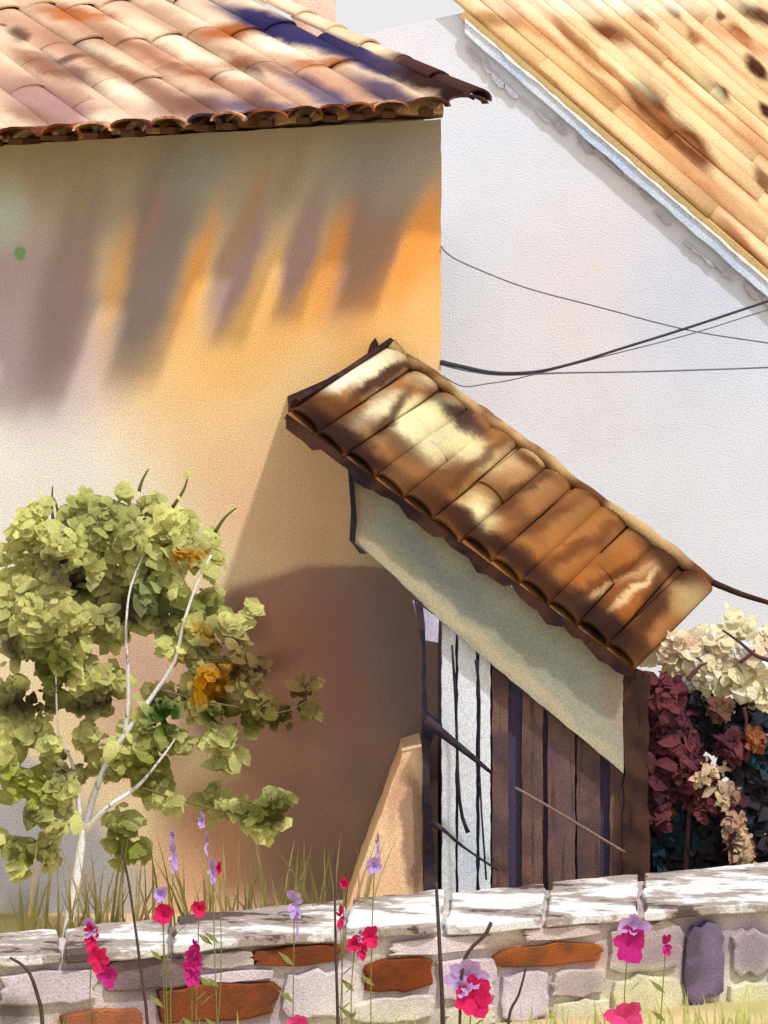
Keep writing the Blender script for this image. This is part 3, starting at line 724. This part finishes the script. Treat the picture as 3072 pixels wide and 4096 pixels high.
face_st += [(1100, 3800, 1250, 3810, 26, (96, 50, 28), 0.9, 0.8), (700, 4040, 900, 3990, 30, (100, 54, 30), 0.9, 0.8), (1520, 3870, 1650, 3880, 30, (94, 46, 24), 0.9, 0.8),
            (2300, 3830, 2380, 3850, 24, (196, 96, 34), 0.9, 0.8), (480, 3830, 620, 3840, 40, (88, 72, 76), 0.9, 0.8), (2780, 3720, 2840, 3760, 60, (78, 70, 108), 0.8, 0.8), (560, 3980, 700, 3900, 60, (150, 132, 150), 0.9, 0.7),
            (2350, 3640, 2750, 3620, 60, (170, 150, 148), 0.9, 0.7), (1950, 3640, 2200, 3650, 40, (200, 190, 176), 0.9, 0.7), (20, 4040, 60, 4080, 70, (70, 62, 56), 0.7, 0.8)]
m_face = wash('washed_rubble', A((180, 166, 174)), strk(facept, face_st), warp=0.05, cloud=0.14, cscale=5, bump=0.7, second=(A((200, 192, 184)), 2.5))
core_o.data.materials.append(m_face)
for i, ((x0, y0, x1, y1), rgb) in enumerate(named):
    ta, zb = tz(x0, y1); tb, _ = tz(x1, y1); _, za = tz((x0 + x1) / 2, y0)
    _, zb = tz((x0 + x1) / 2, y1)
    za = min(za, ZT - 0.045); 
    if za - zb < 0.03: continue
    stone(ta, tb, zb, za, rgb, 0.008 + 0.006 * random.random(), 100 + i, rgb[0] - rgb[2] > 40 and rgb[0] < 180 or rgb[0] < 135); taken.append((ta, tb, zb, za))
rnd = random.Random(3); z = -0.02
greys = [(190, 176, 182), (198, 186, 190), (180, 166, 174), (204, 196, 184), (206, 204, 172)]
while z < ZT - 0.09:
    h = rnd.uniform(0.09, 0.12); t = 0.02
    while t < flen - 0.1:
        w = rnd.uniform(0.16, 0.32)
        if not any(t < b - 0.02 and t + w > a + 0.02 and z < d - 0.01 and z + h > c + 0.01 for a, b, c, d in taken):
            stone(t, t + w - 0.015, z + 0.005, min(z + h - 0.012, ZT - 0.05), rnd.choice(greys), 0.004 + 0.005 * rnd.random(), rnd.random())
        t += w
    z += h
m_cop = wash('worn_whitewash', A((238, 238, 238), 1.25), dry=(A((186, 172, 163), 1.42), 2.2, (1.0, 1.5, 1.5), 0.468, A((104, 88, 84), 1.35), 0.575), cloud=0.05, bump=0.5)
t = 0.0; ci = 0; rnd = random.Random(21)
while t < 1.0:
    w = rnd.uniform(0.09, 0.17); t2 = min(1.0, t + w)
    g2 = 0.0035
    a, b = fl.lerp(fr, t + g2), fl.lerp(fr, t2 - g2); c, d = bl.lerp(brk, t2 - g2), bl.lerp(brk, t + g2)
    zt = ZT + rnd.uniform(-0.012, 0.012)
    P = [a + GN * rnd.uniform(.02, .05), b + GN * rnd.uniform(.02, .05), c, d]
    outl = []
    for i in range(4):
        p, q = P[i], P[(i + 1) % 4]; n = max(2, int((q - p).length / 0.08))
        for j in range(n):
            r = p.lerp(q, j / n); outl.append(Vector((r.x + rnd.uniform(-.01, .01), r.y + rnd.uniform(-.022, .022), zt - 0.04 + rnd.uniform(0, .008))))
    me = prism('coping_stone', outl, (0, 0, 0.04)); 
    link('coping_stone', fix(me, 0.006), m_cop, gwall); t = t2; ci += 1

# ================================================================== TREES AND SHRUBS
def leaf_poly(v, f, tint, c, nrm, size, rnd, tv, elong=1.0, spin=None):
    x = nrm.orthogonal().normalized(); y = nrm.cross(x)
    a0 = rnd.uniform(0, 6.28) if spin is None else spin
    n = 7; k = len(v); idx = []
    for i in range(n):
        a = 2 * math.pi * i / n; r = size * rnd.uniform(0.7, 1.15)
        u, w = math.cos(a) * r * elong, math.sin(a) * r
        uu = u * math.cos(a0) - w * math.sin(a0); ww = u * math.sin(a0) + w * math.cos(a0)
        bend = -0.18 * size * (abs(u) / size) ** 2
        v.append(c + x * uu + y * ww + nrm * bend); idx.append(k + i)
    f.append(tuple(idx)); tint.append(tv)
def crown(name, clumps, yc, ydep, size, dens, mat, parent, seed, elong=1.4, face=0.55, sub=2600.0):
    rnd = random.Random(seed); v = []; f = []; tint = []
    for (px, py, rx, ry) in clumps:
        nsub = max(2, int(rx * ry / sub))
        yo = rnd.uniform(-0.3, 0.3) * ydep
        for _s in range(nsub):
            r0_ = math.sqrt(rnd.random()) * 1.02; a0_ = rnd.uniform(0, 6.283)
            sx0 = px + rx * r0_ * math.cos(a0_); sy0 = py + ry * r0_ * math.sin(a0_)
            sr = rnd.uniform(16, 62) * min(1.0, 0.45 + min(rx, ry) / 150.0)
            dep0 = yc + yo + ydep * rnd.uniform(-1, 1) * math.sqrt(max(0.05, 1 - min(1, r0_) ** 2)) * min(1, rx / 200)
            st = rnd.random()
            n = int(dens * (rx * ry / nsub) / 10000.0) + 2
            for _ in range(n):
                x = sx0 + rnd.gauss(0, .62) * sr; y = sy0 + rnd.gauss(0, .62) * sr
                nv = Vector((rnd.gauss(0.2, .34), -face + rnd.gauss(0, .25), rnd.gauss(.5, .34))).normalized()
                leaf_poly(v, f, tint, at(x, y, dep0 + rnd.gauss(0, .03)), nv, size * rnd.choice((.5, .7, .9, 1.1, 1.5, 2.1)), rnd, min(1, max(0, .6 * st + .4 * rnd.random())), elong)
    me = mesh_py(name, v, f)
    at_ = me.attributes.new('tint', 'FLOAT', 'FACE'); at_.data.foreach_set('value', tint)
    o = link(name, me, mat, parent); return o
TY = -1.2
def tp(px, py): return at(px, py, TY)
tree = empty('young_tree', at(262, 3790, TY) * 1, 'small yellow green tree with forked white trunk before the ochre wall', 'tree')
tree.location.z = 0
leaf_st = [
    (220, 2260, 330, 2320, 60, (104, 98, 78), 0.7, 0.9), (480, 2440, 660, 2450, 55, (100, 96, 72), 0.7, 0.9), (90, 2600, 100, 2620, 50, (104, 96, 84), 0.7, 0.9),
    (60, 2800, 200, 2800, 60, (64, 60, 40), 0.6, 0.95), (320, 2820, 400, 2820, 60, (96, 90, 66), 0.7, 0.9),
    (220, 2620, 230, 2680, 90, (112, 122, 56), 0.8, 0.9), (650, 2840, 660, 2880, 80, (58, 86, 26), 0.5, 1.0),
    (850, 2830, 870, 2860, 60, (74, 84, 34), 0.6, 0.95), (720, 2240, 820, 2210, 26, (196, 142, 34), 0.6, 1.0),
    (640, 2700, 690, 2660, 26, (202, 156, 26), 0.5, 1.0), (820, 2740, 910, 2700, 66, (198, 142, 26), 0.5, 1.0), (820, 2540, 860, 2560, 34, (206, 160, 36), 0.5, 1.0),
    (760, 2420, 860, 2420, 50, (150, 156, 76), 0.8, 0.8), (1050, 2840, 1230, 2860, 60, (112, 104, 48), 0.7, 0.9), (1200, 2760, 1260, 2780, 50, (120, 104, 50), 0.7, 0.9),
    (950, 3250, 1200, 3220, 60, (96, 98, 42), 0.6, 0.95), (400, 2080, 420, 2110, 120, (150, 158, 92), 0.9, 0.8), (100, 3140, 140, 3160, 90, (176, 188, 80), 0.8, 0.9),
    (60, 3250, 150, 3260, 50, (92, 96, 50), 0.7, 0.9), (40, 3420, 180, 3430, 50, (128, 132, 66), 0.7, 0.9), (560, 3080, 640, 3040, 90, (140, 144, 54), 0.8, 0.9),
    (600, 2300, 640, 2420, 70, (142, 156, 104), 0.9, 0.8), (850, 2560, 760, 2640, 40, (104, 104, 64), 0.8, 0.8), (470, 3350, 540, 3440, 80, (128, 136, 56), 0.8, 0.9),
    (250, 3060, 330, 3080, 40, (92, 80, 64), 0.7, 0.9), (950, 2620, 1250, 2820, 110, (112, 88, 54), 0.5, 0.95), (930, 2880, 1150, 2900, 60, (96, 92, 42), 0.6, 0.9),
]
m_leaf = wash('yellow_green_leaf', A((194, 194, 124), 0.88), strk(tp, leaf_st, 0.95), warp=0.2, leaf=0.35, tint=0.24, cloud=0.28, cscale=4, bump=0.2)
clumps = [(270, 2150, 210, 150), (380, 2040, 100, 95), (560, 2080, 190, 130), (760, 2180, 130, 110), (860, 2200, 60, 130), (140, 2340, 180, 190), (400, 2370, 250, 190), (620, 2330, 110, 150),
          (840, 2440, 70, 80), (110, 2620, 180, 150), (320, 2600, 150, 150), (750, 2570, 110, 60), (850, 2700, 110, 110), (760, 2640, 90, 40), (650, 2860, 85, 85), (850, 2850, 65, 60),
          (1080, 2850, 150, 40), (1230, 2800, 45, 70), (400, 2800, 90, 80), (140, 2790, 150, 70), (560, 3060, 140, 80), (150, 3160, 150, 80), (290, 3060, 120, 50), (620, 3120, 90, 80), (480, 3340, 80, 70),
          (80, 3350, 100, 70), (120, 3440, 90, 40), (960, 3250, 120, 34), (1120, 3220, 70, 30), (780, 2990, 110, 34), (900, 3060, 60, 40), (960, 2620, 50, 30), (1000, 2480, 30, 40), (90, 2160, 110, 70),
          (180, 3250, 90, 60), (700, 2470, 90, 60), (500, 2210, 260, 90), (60, 2480, 90, 120), (220, 2480, 220, 110), (520, 3420, 60, 40), (880, 2950, 70, 34), (960, 2760, 120, 50), (1000, 2640, 90, 40), (930, 2550, 60, 60), (960, 2880, 100, 40), (1020, 3240, 150, 30), (860, 3180, 70, 40), (1100, 3320, 60, 30), (690, 3230, 60, 40), (120, 2960, 150, 60), (60, 3060, 90, 60), (330, 2920, 60, 60), (540, 2900, 60, 40), (700, 2780, 60, 50), (480, 2700, 30, 60)]
crown('crown', clumps, TY, 0.30, 0.0195, 165, m_leaf, tree, 4, 1.5, 1.0, 1350.0)
m_bark = wash('white_bark', A((232, 232, 232)), cloud=0.1, dry=(A((120, 116, 120)), 5.0, (2.5, 2.5, 0.5), 0.60))
m_twig0 = wash('brown_twig', A((104, 92, 66)), cloud=0.15)
m_bark2 = wash('grey_bark', A((150, 146, 144)), cloud=0.15)
TRUNK = []
def limb(name, pts, w0, w1, m=m_bark, y=TY):
    P = smooth_path([at(x, yy, y + dy) for (x, yy, dy) in pts], 4); n = len(P)
    o = link(name, tube(name, P, [(w0 + (w1 - w0) * i / (n - 1)) for i in range(n)], 7), m, TRUNK[0] if TRUNK else tree)
    if not TRUNK: TRUNK.append(o)
limb('trunk', [(258, 3830, 0), (275, 3700, 0), (305, 3520, 0), (322, 3400, 0), (335, 3320, 0)], 0.024, 0.021)
limb('branch', [(335, 3340, 0), (370, 3200, -.02), (425, 3060, -.05), (505, 2930, -.1), (620, 2770, -.1), (700, 2640, -.14), (738, 2480, -.16), (790, 2330, -.18), (845, 2220, -.18)], 0.019, 0.004)
limb('branch', [(338, 3330, 0), (430, 3230, -.1), (545, 3150, -.1), (640, 3040, -.14), (705, 2950, -.14)], 0.015, 0.003)
limb('branch', [(500, 2935, -.1), (512, 2800, -.14), (510, 2640, -.18), (505, 2500, -.18), (525, 2340, -.18), (600, 2160, -.14)], 0.012, 0.003)
limb('branch', [(330, 3330, 0), (315, 3220, 0), (305, 3130, 0), (285, 3040, 0), (240, 2960, -.1), (228, 2850, -.14), (224, 2690, -.18)], 0.013, 0.003)
limb('branch', [(330, 3330, 0), (290, 3270, -.02), (250, 3200, -.05)], 0.006, 0.003, m_bark2)
limb('branch', [(640, 2760, -.1), (800, 2800, -.12), (960, 2830, -.1), (1120, 2850, -.05), (1240, 2800, 0)], 0.007, 0.002, m_twig0)
limb('branch', [(560, 3150, -.1), (750, 3210, -.12), (950, 3250, -.1), (1180, 3220, 0)], 0.006, 0.002, m_twig0)
limb('branch', [(700, 2640, -.14), (850, 2640, -.12), (1010, 2620, -.1)], 0.006, 0.002, m_twig0)
m_twig = wash('olive_twig', A((92, 98, 48)), cloud=0.1)
for q in ([(556, 1965, 0), (570, 1920, 0), (595, 1875, 0)], [(860, 2130, 0), (900, 2070, 0), (945, 2032, 0)], [(215, 2100, 0), (208, 2030, 0), (210, 1945, 0)], [(240, 2090, 0), (228, 2030, 0), (215, 1990, 0)], [(690, 2030, 0), (735, 1960, 0), (752, 1905, 0)]):
    limb('twig', q, 0.010, 0.003, m_twig)
rnd = random.Random(2); v = []; f = []; tt = []
for (x, y, s) in ((752, 1900, .026), (752, 1895, .02), (940, 2040, .014), (10, 2190, .03), (60, 2210, .02)):
    leaf_poly(v, f, tt, at(x, y, TY), Vector((0.1, -1, .3)).normalized(), s, rnd, .5)
me = mesh_py('tip_leaves', v, f); a = me.attributes.new('tint', 'FLOAT', 'FACE'); a.data.foreach_set('value', tt)
link('tip_leaves', me, m_leaf, tree)

# right-hand shrubs
SY = -0.75
def sp_(px, py): return at(px, py, SY)
cream = empty('cream_blossom_shrub', Vector((at(2920, 0, -0.55).x, -0.55, 0)), 'cream and white flowering shrub right of the canopy end', 'shrub')
m_cream = wash('cream_petal', A((230, 220, 184)), strk(sp_, [(2700, 2600, 2800, 2560, 40, (206, 176, 150), 0.8, 0.8), (2900, 2640, 3072, 2600, 50, (204, 178, 156), 0.8, 0.8), (2720, 2480, 2950, 2420, 60, (232, 220, 172), 0.8, 0.9),
     (2800, 2760, 2960, 2720, 50, (222, 212, 170), 0.8, 0.8), (2680, 2700, 2720, 2800, 40, (180, 140, 110), 0.8, 0.8)], 0.8), leaf=0.3, tint=0.10, dry=(A((240, 240, 240)), 7.0, (1, 1, 2.2), 0.56), warp=0.2)
crown('crown', [(2760, 2600, 90, 60), (2800, 2640, 140, 80), (2980, 2580, 150, 80), (2900, 2730, 150, 60), (3050, 2720, 90, 90), (2700, 2620, 60, 100), (3060, 2830, 70, 60)],
      -0.55, 0.18, 0.02, 210, m_cream, cream, 12, 1.4, 1.0, 1100.0)
def limb2(par, name, pts, w0, w1, m, y):
    P = smooth_path([at(x, yy, y) for (x, yy) in pts], 4); n = len(P)
    link(name, tube(name, P, [(w0 + (w1 - w0) * i / (n - 1)) for i in range(n)], 6), m, par)
m_mar = wash('maroon_twig', A((82, 54, 58)), cloud=0.15)
limb2(cream, 'stem', [(2860, 3640), (2870, 3200), (2890, 2900), (2880, 2600)], 0.02, 0.01, m_mar, -0.5)
limb2(cream, 'twig', [(2750, 2720), (2775, 2690), (2800, 2665), (2830, 2650)], 0.014, 0.004, m_mar, -0.82)
limb2(cream, 'twig', [(2890, 2520), (2960, 2570), (3020, 2620), (3072, 2640), (3140, 2660)], 0.005, 0.014, m_mar, -0.82)
limb2(cream, 'twig', [(2960, 2650), (3000, 2620), (3020, 2600)], 0.010, 0.006, m_mar, -0.82)
limb2(cream, 'twig', [(2975, 2830), (2985, 2880), (2980, 2930)], 0.010, 0.006, m_mar, -0.82)
limb2(cream, 'branch', [(2850, 2330), (2960, 2375), (3072, 2410), (3160, 2440)], 0.018, 0.010, m_post, -0.3)

def dshrub(name, label, clumps, rgb, rgb2, y, seed, size=0.017, strokes=()):
    cx = sum(c[0] for c in clumps) / len(clumps)
    e = empty(name, Vector((at(cx, 0, y).x, y, 0)), label, 'shrub', 'shrubs right of the canopy post')
    m = wash(name + '_leaf', A(rgb), strokes, second=(A(rgb2), 4.0), leaf=0.15, tint=0.25, cloud=0.3, cscale=6, warp=0.2)
    crown('crown', clumps, y, 0.16, size, 520, m, e, seed, 1.8, .8, 700.0)
    limb2(e, 'stem', [(cx, 3650), (cx + 8, 3450), (cx + 20, 3250)], 0.02, 0.012, m_mar, y)
    return e
dshrub('teal_shrub', 'very dark teal leaved shrub beside the canopy post', [(2640, 3320, 70, 130), (2720, 3380, 180, 90), (2860, 3330, 120, 110), (2800, 2900, 50, 130), (2680, 3230, 60, 90), (2800, 3230, 120, 120), (3000, 3330, 90, 110), (3040, 3120, 90, 120), (2950, 3000, 80, 90), (2640, 3480, 80, 60), (2900, 3480, 140, 50), (3060, 2980, 60, 120), (2760, 2860, 60, 90), (3000, 2880, 70, 60)],
       (34, 56, 66), (52, 48, 54), -0.55, 31)
dshrub('maroon_shrub', 'maroon leaved shrub between the canopy post and dark teal shrub', [(2660, 2800, 70, 80), (2660, 2880, 80, 100), (2680, 3040, 90, 110), (2760, 3150, 90, 70), (2880, 3200, 80, 60), (2620, 3150, 40, 160), (2900, 3000, 40, 60)],
       (104, 54, 60), (74, 42, 52), -0.70, 32)
dshrub('russet_shrub', 'small russet orange leaved shrub among dark leaves at right edge', [(2865, 2890, 30, 90), (2960, 3340, 30, 45), (2990, 2960, 40, 34)],
       (150, 88, 56), (92, 66, 52), -0.72, 33)
dshrub('straw_shrub', 'arching straw coloured sprays lying across the dark shrubs', [(2830, 3110, 36, 40), (2880, 3180, 34, 40), (2930, 3260, 30, 50), (2965, 3340, 26, 50), (2985, 3420, 30, 40)],
       (196, 172, 140), (150, 112, 92), -0.80, 34, 0.012)

# ================================================================== GRASS, STALKS AND FLOWERS
def blades(name, n, xr, yb, hr, ydep, rgb, rgb2, seed, w=0.006):
    rnd = random.Random(seed); v = []; f = []; tt = []
    for _ in range(n):
        x = rnd.uniform(*xr); y = ydep + rnd.uniform(-.12, .12)
        if name == 'front_grass': y = -3.50 + 0.75 * max(0.0, x / 3072.0) + rnd.uniform(-.25, .12)
        b = at(x, 0, y); b.z = 0.0 if yb is None else yb
        h = rnd.uniform(*hr); lean = Vector((rnd.gauss(0, .16), rnd.gauss(0, .08), 0)) * h
        s = w * rnd.uniform(.6, 1.5); a = rnd.uniform(-.6, .6); dx = Vector((math.cos(a), math.sin(a), 0)) * s
        k = len(v)
        for j in range(4):
            u = j / 4; c = b + Vector((0, 0, h * u)) + lean * u * u
            v += [c - dx * (1 - u * .8), c + dx * (1 - u * .8)]
        v.append(b + Vector((0, 0, h)) + lean)
        for j in range(3): f.append((k + 2 * j, k + 2 * j + 1, k + 2 * j + 3, k + 2 * j + 2)); tt.append(rnd.random())
        f.append((k + 6, k + 7, k + 8)); tt.append(rnd.random())
    me = mesh_py(name, v, f); a = me.attributes.new('tint', 'FLOAT', 'FACE'); a.data.foreach_set('value', tt)
    o = link(name, me, wash(name + '_blade', A(rgb), second=(A(rgb2), 3.0), leaf=0.3, tint=.2, bump=0)); return o
gr = blades('olive_grass', 150, (60, 1450), None, (0.40, 0.78), -2.2, (132, 126, 70), (172, 152, 104), 41, .011)
gr['kind'] = 'stuff'; tag(gr, 'olive grass growing behind the white coping below the tree', 'grass')
gr = blades('front_grass', 420, (0, 3300), None, (0.05, 0.20), -3.0, (176, 182, 104), (206, 208, 140), 42, .006)
gr['kind'] = 'stuff'; tag(gr, 'sparse short green grass at the foot of the stone wall', 'grass')

m_stalk = wash('dark_stalk', A((76, 62, 58)), cloud=0.25, cscale=14, bump=0)
m_stem = wash('green_stem', A((118, 122, 66)), cloud=0.1, bump=0)
FY = -3.62
def stalk(pts, w0, w1, label, y=FY, ground=True):
    P = [at(x, yy, y) for x, yy in pts]
    if ground:
        b = P[0].copy(); b.z = -0.02; P = [b] + P
    P = smooth_path(P, 4); n = len(P)
    o = link('dry_stalk', tube('dry_stalk', P, [w0 + (w1 - w0) * i / (n - 1) for i in range(n)], 5), m_stalk)
    tag(o, label, 'stalk', 'dry stalks before the garden wall')
stalk([(1352, 4090), (1345, 3850), (1340, 3600), (1342, 3380)], 0.008, 0.003, 'tall straight dry stalk left of the red V-shaped flower')
stalk([(1772, 4090), (1765, 3900), (1752, 3650), (1745, 3530)], 0.011, 0.006, 'thickest dark dry stalk below the black post')
stalk([(590, 4090), (560, 3850), (540, 3700), (515, 3530), (488, 3400)], 0.007, 0.004, 'slanting dark stalk between the tree trunk and lilac flower')
stalk([(2035, 4080), (2075, 3980), (2105, 3870)], 0.007, 0.004, 'short dark stalk leaning right, right of the pink and lilac flower')
stalk([(170, 4090), (150, 3980), (110, 3880), (40, 3830)], 0.010, 0.005, 'stalk bending left across the wall at the left edge')
stalk([(1840, 4090), (1850, 3880), (1880, 3800), (1940, 3740), (1965, 3690)], 0.006, 0.008, 'crooked dark twig rising above the pink and lilac flower')

def petals(name, cx, cy, w, h, mat, parent, seed, n=7):
    """cupped petals round a centre; w,h in photograph pixels"""
    rnd = random.Random(seed); sc = (12 + FY) / FP; c = at(cx, cy, FY)
    v = []; f = []
    for i in range(n):
        a = 2 * math.pi * i / n + rnd.uniform(-.3, .3)
        rx, rz = w * .62 * sc, h * .60 * sc
        tip = Vector((math.cos(a) * rx * rnd.uniform(.8, 1.15), -0.012 - .012 * rnd.random(), math.sin(a) * rz * rnd.uniform(.8, 1.15)))
        side = Vector((-tip.z, 0, tip.x)).normalized() * min(rx, rz) * rnd.uniform(.45, .7)
        k = len(v); back = Vector((0, .012, 0))
        P = [back, tip * .45 + side * .8, tip * .85 + side * .6, tip * 1.05, tip * .85 - side * .6, tip * .45 - side * .8, tip * .5 + Vector((0, .008, 0))]
        v += [c + p for p in P]
        f += [(k, k + 1, k + 6), (k + 1, k + 2, k + 6), (k + 2, k + 3, k + 6), (k + 3, k + 4, k + 6), (k + 4, k + 5, k + 6), (k + 5, k, k + 6)]
    me = mesh_py(name, v, f, True); link(name, me, mat, parent)
mf = {'red': wash('crimson_petal', A((206, 40, 98)), leaf=.25, cloud=.15, cscale=14, bump=.1), 'mag': wash('magenta_petal', A((188, 44, 128)), leaf=.25, cloud=.15, cscale=14, bump=.1),
      'pink': wash('pink_petal', A((222, 76, 138)), leaf=.25, cloud=.15, cscale=14, bump=.1), 'lil': wash('lilac_petal', A((186, 156, 212)), leaf=.25, cloud=.12, cscale=14, bump=.1)}
flowers = [
    ('crimson flower with lilac tip standing before the tree trunk', [(368, 3745, 46, 100, 'red'), (395, 3830, 70, 110, 'red'), (430, 3905, 62, 80, 'mag'), (362, 3705, 44, 80, 'lil')]),
    ('magenta upright flower against the dark mauve stone', [(775, 3830, 62, 110, 'mag'), (768, 3890, 60, 100, 'mag'), (778, 3785, 24, 60, 'mag')]),
    ('crimson flower just below a lilac tuft right of the trunk', [(655, 3655, 70, 80, 'red')]),
    ('small crimson flower beside the orange plaster above the coping', [(797, 3630, 52, 60, 'red')]),
    ('narrow crimson bud on the tall straight stalk', [(1362, 3670, 26, 90, 'red')]),
    ('crimson V-shaped flower at the centre of the coping', [(1420, 3770, 56, 60, 'red'), (1480, 3745, 56, 80, 'red'), (1450, 3800, 40, 60, 'red'), (1440, 3740, 16, 50, 'lil')]),
    ('pink flower with large lilac cap right of the thickest stalk', [(1890, 3985, 125, 140, 'red'), (1870, 3900, 140, 110, 'lil'), (1850, 3950, 60, 60, 'lil')]),
    ('magenta flower with lilac cap on the right half of the wall', [(2515, 3775, 110, 140, 'mag'), (2530, 3700, 120, 74, 'lil')]),
    ('small slim magenta bud right of the lilac capped flower', [(2665, 3780, 34, 90, 'mag')]),
    ('pink flower at the bottom edge, right of centre', [(2500, 4070, 130, 130, 'pink')]),
    ('pink flower at the bottom edge, left of centre', [(1190, 4092, 80, 70, 'pink')]),
    ('lilac tuft flower above a crimson one right of the trunk', [(645, 3570, 48, 56, 'lil')]),
    ('tall slim lilac flower, left of a pair over the orange plaster', [(695, 3420, 36, 110, 'lil'), (690, 3340, 20, 34, 'lil')]),
    ('tall slim lilac flower, right of a pair over the orange plaster', [(850, 3480, 30, 90, 'lil'), (828, 3370, 14, 90, 'lil'), (808, 3280, 24, 60, 'lil')]),
    ('small crimson bud beside a tall lilac flower', [(876, 3470, 22, 50, 'red')]),
    ('broad lilac flower over the white coping left of centre', [(1178, 3610, 48, 120, 'lil'), (1190, 3690, 14, 90, 'lil')]),
    ('lilac flower in front of the peach buttress', [(1498, 3460, 54, 70, 'lil'), (1510, 3380, 14, 90, 'lil')]),
    ('small crimson bud left of the peach buttress', [(1376, 3530, 34, 44, 'red')]),
]
for i, (lab, bl_) in enumerate(flowers):
    bx, by = bl_[0][0], bl_[0][1]
    base = at(bx, 0, FY); base.z = 0
    fo = empty('garden_flower', base, lab, 'flower', 'flowers before the garden wall')
    P = smooth_path([Vector((base.x + random.uniform(-.03, .03), FY + .015, -0.02)), Vector((base.x + random.uniform(-.02, .02), FY + .015, .5 * at(bx, by, FY).z)), at(bx, by, FY + .014)], 4)
    link('stem', tube('stem', P, 0.0022, 5), m_stem, fo)
    lv = []; lf = []; lr = random.Random(i)
    for q in range(3):
        zz = (0.25 + 0.2 * q) * at(bx, by, FY).z; sd = lr.choice((-1, 1)); b = Vector((base.x, FY + .015, zz)); ln = lr.uniform(.05, .09)
        d = Vector((sd * .75, lr.uniform(-.5, .3), .65)) * ln; n_ = len(lv); w_ = Vector((0, 0, .008)) + Vector((.006, .004, 0))
        lv += [b, b + d * .45 + w_, b + d, b + d * .45 - w_]; lf.append((n_, n_ + 1, n_ + 2, n_ + 3))
    link('leaves', mesh_py('leaves', lv, lf), m_stem, fo)
    for j, (x, y, w, h, c) in enumerate(bl_): petals('petals', x, y, w, h, mf[c], fo, i * 10 + j)
